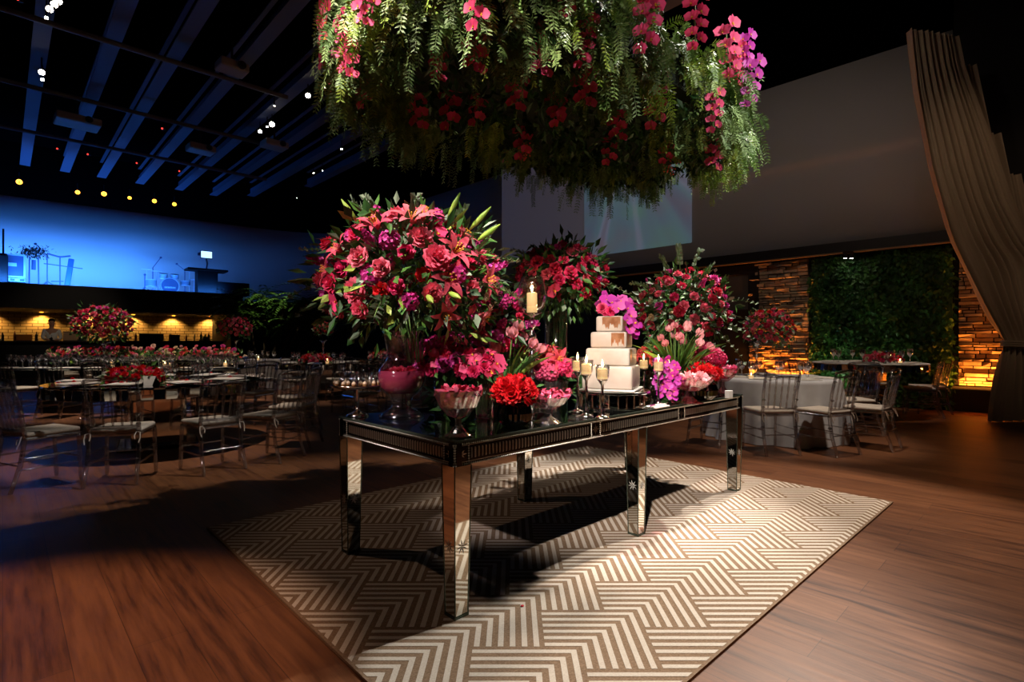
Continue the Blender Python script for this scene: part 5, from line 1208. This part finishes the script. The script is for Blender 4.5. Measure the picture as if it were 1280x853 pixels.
for k in range(10):
    a = k * .7; put('rose_r', thing('scattered_petals', 'single red blossom lying on the near round table', 'blossom', (NT[0] + .85 * math.cos(a), NT[1] + .85 * math.sin(a), .775 + .03), 0, 'red blossoms lying on the near round table'), V((0, 0, 0)), (0, 0, 1), .028, name='rose')
# ---------------------------------------------------------------- palm
random.seed(5)
pc = V((-9.3, 20.0, 0))
pl = thing('potted_palm', 'bushy green palm with several trunks between the bar and the round tables', 'plant', pc)
mb = MB(); mb.lathe([(0, 0), (.35, 0), (.42, .5), (.38, .5), (0, .45)], 20, cap=False); part('pot', mb, 'black', pl, True)
lf = MB()
for k, (x, y, hh) in enumerate(((-.7, 0, 2.5), (-.1, .2, 2.9), (.5, -.1, 2.6), (-.3, -.3, 2.1), (1.1, 0, 2.7), (1.6, .2, 2.3), (.8, -.3, 1.9))):
    mb = MB(); top = V((x * 1.5, y, hh)); mb.tube([(x * .5, y * .5, .4), (x, y, hh * .5), top], [.07, .055, .05], 8); part('trunk', mb, 'trunk', pl, True)
    for i in range(26):
        a = i * 2.4 + k; el = uni(-.1, 1.1); d = V((math.cos(a) * math.cos(el), math.sin(a) * math.cos(el), math.sin(el))); L_ = uni(.8, 1.25); pts = [top]
        for j in range(9): d = (d + V((0, 0, -.14))).normalized(); pts.append(pts[-1] + d * L_ / 9)
        s_ = d.cross(V((0, 0, 1))).normalized()
        for j in range(1, 10):
            for sg in (-1, 1): leafq(lf, pts[j], s_ * sg + (pts[j] - pts[j - 1]).normalized() * .7 + V((0, 0, -.35)), V((0, 0, 1)), .30 * (1.1 - j / 14), .055)
        
o = part('palm_fronds', lf, 'palm', pl); o['kind'] = 'stuff'
spot('palm_spot', (-8.0, 17.0, 5.2), (-9.0, 20, 2.4), 520, (1, .95, .6), 34, .6, .05)

# ---------------------------------------------------------------- barman and things on the bar
def skin_figure(name, pts, edges, rad, m, parent=None, lv=1):
    me = bpy.data.meshes.new(name); me.from_pydata([V(p) for p in pts], edges, []); me.materials.append(MT[m])
    o = bpy.data.objects.new(name, me); COL.objects.link(o); o.parent = parent
    md = o.modifiers.new('skin', 'SKIN'); md.use_smooth_shade = True
    for i, r in enumerate(rad): me.skin_vertices[0].data[i].radius = r if isinstance(r, tuple) else (r, r)
    me.skin_vertices[0].data[0].use_root = True
    sb = o.modifiers.new('sub', 'SUBSURF'); sb.levels = lv; sb.render_levels = lv
    return o
def person(loc, rz, label, vest=True):
    p = thing('person', label, 'person', loc, rz)
    pts = [(0, 0, .95), (0, .0, 1.15), (0, 0, 1.38), (0, .0, 1.48), (0, .01, 1.56), (0, .015, 1.66), (0, .01, 1.76),
           (.19, 0, 1.40), (.25, .02, 1.14), (.16, .24, 1.08), (.10, .30, 1.08), (-.19, 0, 1.40), (-.25, .02, 1.14), (-.16, .24, 1.06), (-.10, .30, 1.06),
           (.10, 0, .90), (.11, .02, .50), (.11, -.02, .10), (.11, .10, .04), (-.10, 0, .90), (-.11, .02, .50), (-.11, -.02, .10), (-.11, .10, .04)]
    ed = [(0, 1), (1, 2), (2, 3), (3, 4), (4, 5), (5, 6), (2, 7), (7, 8), (8, 9), (9, 10), (2, 11), (11, 12), (12, 13), (13, 14), (0, 15), (15, 16), (16, 17), (17, 18), (0, 19), (19, 20), (20, 21), (21, 22)]
    rad = [(.16, .11), (.14, .10), (.15, .10), .055, .075, .095, .065, .06, .045, .035, .03, .06, .045, .035, .03, .085, .06, .045, .04, .085, .06, .045, .04]
    skin_figure('body', pts, ed, rad, 'skin', p)
    # shirt: torso and sleeves, a little larger than the body
    s_i = [0, 1, 2, 7, 8, 9, 11, 12, 13]; mp_ = {a: i for i, a in enumerate(s_i)}
    skin_figure('shirt', [pts[i] for i in s_i], [(mp_[a], mp_[b]) for a, b in ed if a in mp_ and b in mp_], [(.175, .125), (.165, .125), (.185, .135), .075, .058, .048, .075, .058, .048], 'shirt', p)
    if vest: skin_figure('vest', [(0, -.005, .93), (0, -.005, 1.12), (0, -.005, 1.32)], [(0, 1), (1, 2)], [(.182, .135), (.166, .128), (.11, .128)], 'black', p)
    t_i = [0, 15, 16, 17, 19, 20, 21]; mp2 = {a: i for i, a in enumerate(t_i)}
    skin_figure('trousers', [pts[i] for i in t_i], [(mp2[a], mp2[b]) for a, b in ed if a in mp2 and b in mp2], [(.17, .12), .098, .075, .062, .098, .075, .062], 'black', p)
    mb = MB(); mb.ball((0, -.035, 1.745), .098, 12, 8, sz=.85); part('hair', mb, 'black', p, True)
    mb = MB()
    mb.ball((0, .115, 1.655), .014, 6, 4, 0, sz=1.5)
    for x in (-.035, .035): mb.ball((x, .095, 1.68), .012, 6, 4, 1)
    for x in (-.095, .095): mb.ball((x, .01, 1.665), .02, 6, 4, 0, sz=1.4)
    mb.box((0, .098, 1.615), (.045, .012, .008), 2); part('face', mb, ['skin', 'black', 'p_coral'], p, True)
    for sx, hx in ((1, .10), (-1, -.10)):
        mb = MB(); mb.ball((hx, .315, 1.07 if sx > 0 else 1.05), .035, 8, 5, sz=.5)
        for f_ in range(4): y0 = V((hx - sx * .02 + sx * f_ * .014 - sx * .01, .335, 1.065)); mb.tube([y0, y0 + V((0, .035, -.005)), y0 + V((0, .055 - .006 * abs(f_ - 1), -.03))], [.008, .0075, .006], 5)
        mb.tube([(hx - sx * .03, .31, 1.065), (hx - sx * .05, .33, 1.06), (hx - sx * .052, .35, 1.045)], [.010, .009, .007], 5); part('hand', mb, 'skin', p, True)
    return p
fz = math.atan2(-LN.y, -LN.x) - PI / 2
q = lp(1.25, .75, .22); person(q, fz, 'barman in white shirt and dark vest standing behind the bar')
q = lp(-.35, .85, .02); person(q, fz, 'person in white shirt behind the bar, at the left frame edge, bending low', False)
bt = MB(); bt.lathe([(0, 0), (.036, 0), (.037, .01), (.037, .17), (.030, .20), (.013, .235), (.012, .29), (.014, .30), (0, .30)], 12, cap=False)
MT['bottle_dark'] = mat('dark_bottle_glass', (.03, .02, .01), .1); MT['bottle_amber'] = mat('amber_bottle_glass', (.35, .12, .02), .12); MT['bottle_clear'] = mat('pale_bottle_glass', (.5, .5, .45), .1)
bms = [bt.mesh('bottle', m_, True) for m_ in ('bottle_dark', 'bottle_amber', 'bottle_clear')]
rnd = random.Random(9)
for k in range(26):
    t = -.8 + k * .275 + rnd.uniform(-.05, .05); 
    if abs(t - 1.25) < .35: continue
    o = link('bottle', bms[k % 3]); o.location = lp(t, rnd.uniform(-.35, -.1), 1.2505); s_ = rnd.uniform(.8, 1.15); o.scale = (s_, s_, s_)
    tag(o, ['dark', 'amber', 'pale'][k % 3] + ' bottle standing on the long bar counter', 'bottle', ['dark', 'amber', 'pale'][k % 3] + ' bottles on the bar counter')
for k, (t, w, h, m_, lb) in enumerate(((.55, .40, .22, MT['bottle_amber'], 'amber crate on the bar just left of the barman'), (1.75, .42, .34, mat('tan_box', (.35, .22, .12), .8), 'tan box on the bar at the right hand of the barman'), (4.1, .75, .28, MT['black'], 'wide dark box on the bar right of the big rose ball'), (4.85, .3, .24, mat('grey_box', (.15, .14, .13), .8), 'small grey box on the bar right of the wide dark box'))):
    c = thing('storage_box', lb, 'box', lp(t, -.25, 1.2505), math.atan2(LD.y, LD.x)); mb = MB(); mb.bbox((0, 0, h * .42), (w, .25, h * .84), .02); part('box', mb, m_, c); mb = MB(); mb.bbox((0, 0, h * .9), (w + .02, .27, h * .12), .02); part('lid', mb, m_, c)
for k, (t, lb) in enumerate(((-.2, 'small green plant on the bar at the left'), (2.0, 'small leafy plant right behind the tan box'), (3.2, 'small plant just right of the big rose ball'), (5.9, 'small pale flower pot at the right end of the bar'))):
    c = thing('small_plant', lb, 'plant', lp(t, -.2, 1.2505)); mb = MB(); mb.lathe([(0, 0), (.07, 0), (.09, .12), (0, .11)], 12, cap=False); part('pot', mb, 'black', c); foliage(c, (.17, .17, .22), 90, .12, .03, (2, 4, 2, 1), zmin=-.1, inner=.2)

# ---------------------------------------------------------------- stage things
SZ = 3.2005
def sp_(px, off, z=SZ):
    k = (px - 640) / F; P = B0 + LN * off; t = (P.x - k * P.y) / (k * LD.y - LD.x); q = P + LD * t; return V((q.x, q.y, z))
srz = math.atan2(LD.y, LD.x)
c = thing('flight_case', 'white-trimmed equipment case on wheels at the left of the stage', 'equipment case', sp_(16, 1.2), srz)
mb = MB(); mb.box((0, 0, .66), (.60, .5, .74)); part('panel', mb, 'case_blue', c)
mb = MB()
for x in (-.31, .31):
    for y in (-.26, .26): mb.box((x, y, .66), (.05, .04, .80))
for z_ in (.28, 1.04): 
    for y in (-.26, .26): mb.box((0, y, z_), (.66, .04, .05))
    for x in (-.31, .31): mb.box((x, 0, z_), (.05, .5, .05))
mb.box((0, -.262, .70), (.22, .02, .12)); part('trim', mb, 'case_white', c)
mb = MB(); mb.box((0, 0, .17), (.66, .56, .12))
for x in (-.25, 0, .25): mb.box((x, -.285, .17), (.12, .02, .08), 1)
for x in (-.28, .28): mb.lathe([(.04, -.02), (.05, 0), (.04, .02)], 10, (x, -.2, .05)); mb.lathe([(.04, -.02), (.05, 0), (.04, .02)], 10, (x, .2, .05))
part('wheeled_base', mb, ['case_white', 'case_blue'], c)
c = thing('loudspeaker', 'tall black loudspeaker at the far left edge of the stage', 'loudspeaker', sp_(-1, .9), srz); mb = MB(); mb.bbox((0, 0, .5), (.45, .4, 1.0), .03); part('cabinet', mb, 'black', c); mb = MB(); mb.bbox((0, 0, 1.02), (.4, .36, .04), .02); mb.tube([(.1, 0, 1.0), (.1, 0, 1.9)], .03, 6); part('pole', mb, 'black', c)
def micstand(px, off, h, label, boom=None, m_='case_blue'):
    c = thing('microphone_stand', label, 'microphone stand', sp_(px, off), srz); mb = MB(); mb.tube([(0, 0, .1), (0, 0, h)], .018, 6); part('pole', mb, m_, c)
    for a in (0, 2.1, 4.2): mb = MB(); mb.tube([(0, 0, .22), (.3 * math.cos(a), .3 * math.sin(a), .01)], .014, 5); part('leg', mb, m_, c)
    mb = MB()
    e = V((0, 0, h))
    if boom: mb.tube([(0, 0, h), boom], .014, 5); e = V(boom)
    else: mb.tube([(0, 0, h), (0, 0, h + .05)], .014, 5)
    mb.ball(e, .045, 8, 5); part('microphone', mb, m_, c)
micstand(59, 1.4, 1.15, 'boom microphone stand right of the dark bushy stand on stage', (-.32, 0, 1.55))
micstand(181, 1.6, .72, 'short straight microphone stand left of the drum kit'); micstand(191, 2.2, 1.1, 'boom microphone stand beside the drum kit, taller', (.28, 0, 1.55)); micstand(231, 2.3, 1.1, 'boom microphone stand between the drum kit and the black desk', (-.3, 0, 1.35))
c = thing('tasselled_stand', 'dark bushy headed stand next to the white-trimmed case on stage', 'stand', sp_(42, 1.3), srz)
for x in (-.12, .14): mb = MB(); mb.tube([(x, 0, 0), (x * .9, 0, 1.05)], .022, 6); part('pole', mb, 'case_blue', c)
mb = MB(); random.seed(3)
for k in range(420): leafq(mb, (random.gauss(0, .20), random.gauss(0, .12), 1.22 + random.gauss(0, .10)), (uni(-1, 1), uni(-1, 1), uni(-1, 1)), (0, 0, 1), .14, .02)
o = part('bushy_head', mb, 'black', c); o['kind'] = 'stuff'
mb = MB(); mb.tube([(0, 0, .95), (.0, 0, .6)], .06, 8); part('cloth', mb, 'case_blue', c)
c = thing('keyboard_stand', 'thin metal stand with crossed bars and small keyboard at centre left of the stage', 'stand', sp_(75, 1.3), srz)
mb = MB(); mb.tube([(0, 0, 0), (0, 0, 1.15)], .02, 6); part('pole', mb, 'case_blue', c)
mb = MB(); mb.tube([(-.35, 0, 1.22), (-.05, 0, 1.14), (.05, 0, 1.14), (.3, 0, 1.2)], .03, 6); part('top_arm', mb, 'case_blue', c)
mb = MB(); mb.tube([(-.45, 0, .85), (.65, 0, .76)], .018, 6); mb.tube([(-.25, 0, .22), (.1, 0, .24)], .018, 6); part('cross_bar', mb, 'case_blue', c)
mb = MB(); mb.bbox((0, 0, 0), (.17, .10, 1.1), .03, X=M.Translation((.26, .05, .56)) @ M.Rotation(R(7), 4, 'Y')); part('upright_case', mb, mat('blue_case', (.05, .12, .4), .5), c)
# drum kit
c = thing('drum_kit', 'small drum kit with big bass drum on the stage', 'drum kit', sp_(211, 1.9), srz)
def drum(x, y, z, r, h, tilt, nm):
    mb = MB(); X = M.Translation((x, y, z)) @ M.Rotation(tilt, 4, 'X'); mb.lathe([(r, -h / 2), (r, h / 2)], 24, X=X, cap=False, mi=0); mb.lathe([(0, -h / 2 - .002), (r * .97, -h / 2 - .002)], 24, X=X, cap=False, mi=1); mb.lathe([(r * .97, h / 2 + .002), (0, h / 2 + .002)], 24, X=X, cap=False, mi=1)
    mb.lathe([(r * .97, h / 2), (r * 1.04, h / 2), (r * 1.04, h / 2 - .03), (r, h / 2 - .03)], 24, X=X, cap=False, mi=2); mb.lathe([(r, -h / 2 + .03), (r * 1.04, -h / 2 + .03), (r * 1.04, -h / 2), (r * .97, -h / 2)], 24, X=X, cap=False, mi=2)
    part(nm, mb, ['drum', 'case_blue' if nm == 'bass_drum' else 'skinhead', 'case_white'], c)
drum(0, -.1, .33, .32, .4, R(90), 'bass_drum'); drum(-.2, -.1, .74, .15, .2, R(15), 'tom_drum'); drum(.2, -.1, .74, .15, .2, R(15), 'tom_drum'); drum(-.62, 0, .42, .2, .3, 0, 'floor_drum'); drum(.6, 0, .50, .19, .2, 0, 'snare_drum')
for x, z_ in ((-.75, 1.0), (.78, 1.05), (-.4, .95), (.95, .7)):
    mb = MB(); mb.tube([(x, .2, 0), (x, .15, z_)], .014, 6); part('cymbal_stand', mb, 'case_white', c); mb = MB(); mb.lathe([(0, .03), (.05, .02), (.2, 0), (.2, -.004), (0, .01)], 20, (x, .15, z_), cap=False, X=None); part('cymbal', mb, 'case_white', c)
for x in (-.28, .3): mb = MB(); mb.tube([(x, -.1, 0), (x * .8, -.15, .5)], .016, 6); part('drum_leg', mb, 'case_white', c)
# the front writing band of the bass drum
mb = MB()
for k in range(7): mb.box((-.17 + k * .057, -.305, .26), (.036, .004, .07))
for k in range(6): mb.box((-.14 + k * .057, -.306, .26 + .02 * (k % 2)), (.03, .004, .012))
part('drum_lettering', mb, 'case_white', c)
# control desk
c = thing('control_desk', 'black control desk block at the right end of the stage', 'desk', sp_(258, .9), srz)
mb = MB(); mb.bbox((0, 0, .48), (.75, .6, .96), .02); part('body', mb, 'black', c); mb = MB(); mb.bbox((0, 0, 1.0), (1.5, .8, .09), .03); part('top', mb, 'black', c); mb = MB(); mb.bbox((.95, 0, .27), (1.3, .6, .54), .02); part('side_box', mb, 'black', c)
c = thing('monitor', 'small lit monitor on a bracket on the black control desk', 'monitor', sp_(258, .9, SZ + 1.046), srz)
mb = MB(); mb.bbox((0, 0, .62), (.46, .06, .34), .02); part('casing', mb, 'case_blue', c); mb = MB(); mb.box((0, -.033, .62), (.40, .006, .27)); part('screen', mb, 'screenblue', c); mb = MB(); mb.tube([(0, .05, .0), (.05, .06, .25), (0, .05, .5)], .03, 6); mb.bbox((0, 0, .012), (.3, .3, .024), .02); mb.bbox((-.27, 0, .62), (.10, .1, .12), .02); part('stand', mb, 'case_blue', c)

# ---------------------------------------------------------------- ceiling lamps
def lamp(px, py, z, m_, r, label, group, tgt=None, pw=0):
    Y = F * (z - H) / (HY - py); q = V(((px - 640) / F * Y, Y, z)); c = thing('stage_lamp', label, 'spotlight', q, 0, group)
    d = (V((q.x * .3, 2.0, 1)) - q).normalized() if tgt is None else (V(tgt) - q).normalized(); X = d.to_track_quat('Z', 'Y').to_matrix().to_4x4()
    mb = MB(); mb.lathe([(0, -.22), (r * .7, -.22), (r * 1.15, -.08), (r * 1.2, .02), (r * 1.1, .02), (r * 1.02, -.03), (0, -.06)], 18, X=X, cap=False); part('housing', mb, 'black', c, True)
    mb = MB(); mb.lathe([(0, -.004), (r, -.004), (r, -.012)], 18, X=X, cap=False); part('lens', mb, m_, c)
    mb = MB(); mb.tube([(0, 0, -.06), (0, 0, .35)], .015, 5); part('bracket', mb, 'black', c)
for k, (px, py, r) in enumerate(((73, 2, .055), (68, 6, .055), (62, 12, .055), (58, 23, .03), (52, 91, .06), (53, 100, .035))):
    lamp(px, py, 7.6, 'lamp_white', r, ['topmost white lamp of the cluster at the top left', 'second white lamp of the cluster at the top left', 'third and lowest bright lamp of the cluster at the top left', 'faint white lamp just under the top left cluster', 'bright white lamp alone left under the leftmost beam', 'dim lamp right under the bright single left lamp'][k], 'white ceiling lamps')
for k, (px, py, r) in enumerate(((340, 156, .07), (325, 165, .05), (385, 120, .06), (334, 159, .03), (405, 109, .04), (514, 160, .06), (521, 158, .06), (531, 151, .06), (427, 187, .03), (392, 217, .025), (403, 214, .02), (371, 248, .02), (343, 133, .02))):
    lamp(px, py, 7.7, 'lamp_white', r, ['brightest white ceiling lamp left of the hanging garland', 'small bright lamp just left of the brightest one', 'white lamp close left of the garland edge', 'tiny lamp between the two bright ones', 'white lamp right at the left edge of the garland', 'leftmost of the three lamps under the garland', 'middle of the three lamps under the garland', 'rightmost of the three lamps under the garland', 'faint lamp below the garland left end', 'faint distant lamp, upper left of a pair', 'faint distant lamp, right of a pair', 'tiny bluish distant lamp above the blue wall', 'tiny faint lamp above the brightest lamp'][k], 'white ceiling lamps')
for k, (px, py, r) in enumerate(((24, 228, .12), (97, 241, .10), (130, 243, .115), (162, 248, .085), (193, 252, .105), (218, 256, .10))):
    lamp(px, py, 7.0, 'lamp_orange', r * .75, ['first', 'second', 'third', 'fourth', 'fifth', 'sixth'][k] + ' amber lamp from the left above the blue stage wall', 'amber lamps above the stage', (px * .01 - 4, 4, 0))
lamp(803, 1, 6.3, 'lamp_white', .05, 'bright lamp right above the hanging garland at the top edge', 'white ceiling lamps')
for k, (px, py) in enumerate(((73, 187), (111, 194), (172, 205), (225, 215), (204, 162), (25, 1))):
    Y = F * 6.4 / (HY - py); mb = MB(); mb.bbox((0, 0, 0), (.10, .08, .05), .01); mb.ball((0, -.045, 0), .028, 8, 5, 1)
    single('indicator_light', mb, ['black', 'lamp_red'], ['first', 'second', 'third', 'fourth', 'lone higher', 'top left'][k] + ' small red indicator light under the ceiling beams', 'light', V(((px - 640) / F * Y, Y, H + 6.4)))
for k, (px, py, w) in enumerate(((97, 153, 1.0), (251, 187, .75), (343, 182, .7), (290, 85, .6))):
    Y = F * 6.2 / (HY - py); c = thing('ceiling_projector', ['large box projector hanging under the ceiling beams at left', 'middle box projector under the ceiling beams', 'box projector below the brightest ceiling lamp', 'unlit box high between the crossing pipes'][k], 'projector', V(((px - 640) / F * Y, Y, H + 6.2)), .8)
    mb = MB(); mb.bbox((0, 0, 0), (w, w * .8, .2), .04); part('casing', mb, mat('projector_casing', (.35, .33, .30), .6), c)
    mb = MB(); mb.lathe([(0, 0), (.08, 0), (.09, .06), (.06, .08), (0, .07)], 14, X=M.Translation((w * .2, -w * .4, 0)) @ M.Rotation(R(90), 4, 'X')); part('lens', mb, 'black', c)
    mb = MB(); mb.tube([(0, 0, .1), (0, 0, .6)], .025, 6); part('bracket', mb, 'black', c)
# twin wall spot under the beam in front of the green wall
q = rw(.9, .42, 2.98); c = thing('twin_spot', 'small twin spotlight under the dark beam above the green wall', 'spotlight', q)
mb = MB(); mb.box((0, 0, -.03), (.2, .04, .05)); part('bar', mb, 'black', c)
for x in (-.06, .06): mb = MB(); mb.lathe([(0, .05), (.03, .05), (.04, -.04), (0, -.03)], 12, (x, 0, -.10), cap=False); part('lamp_head', mb, 'black', c); mb = MB(); mb.lathe([(0, -.042), (.03, -.042)], 12, (x, 0, -.10), cap=False); part('lens', mb, 'lamp_white', c)
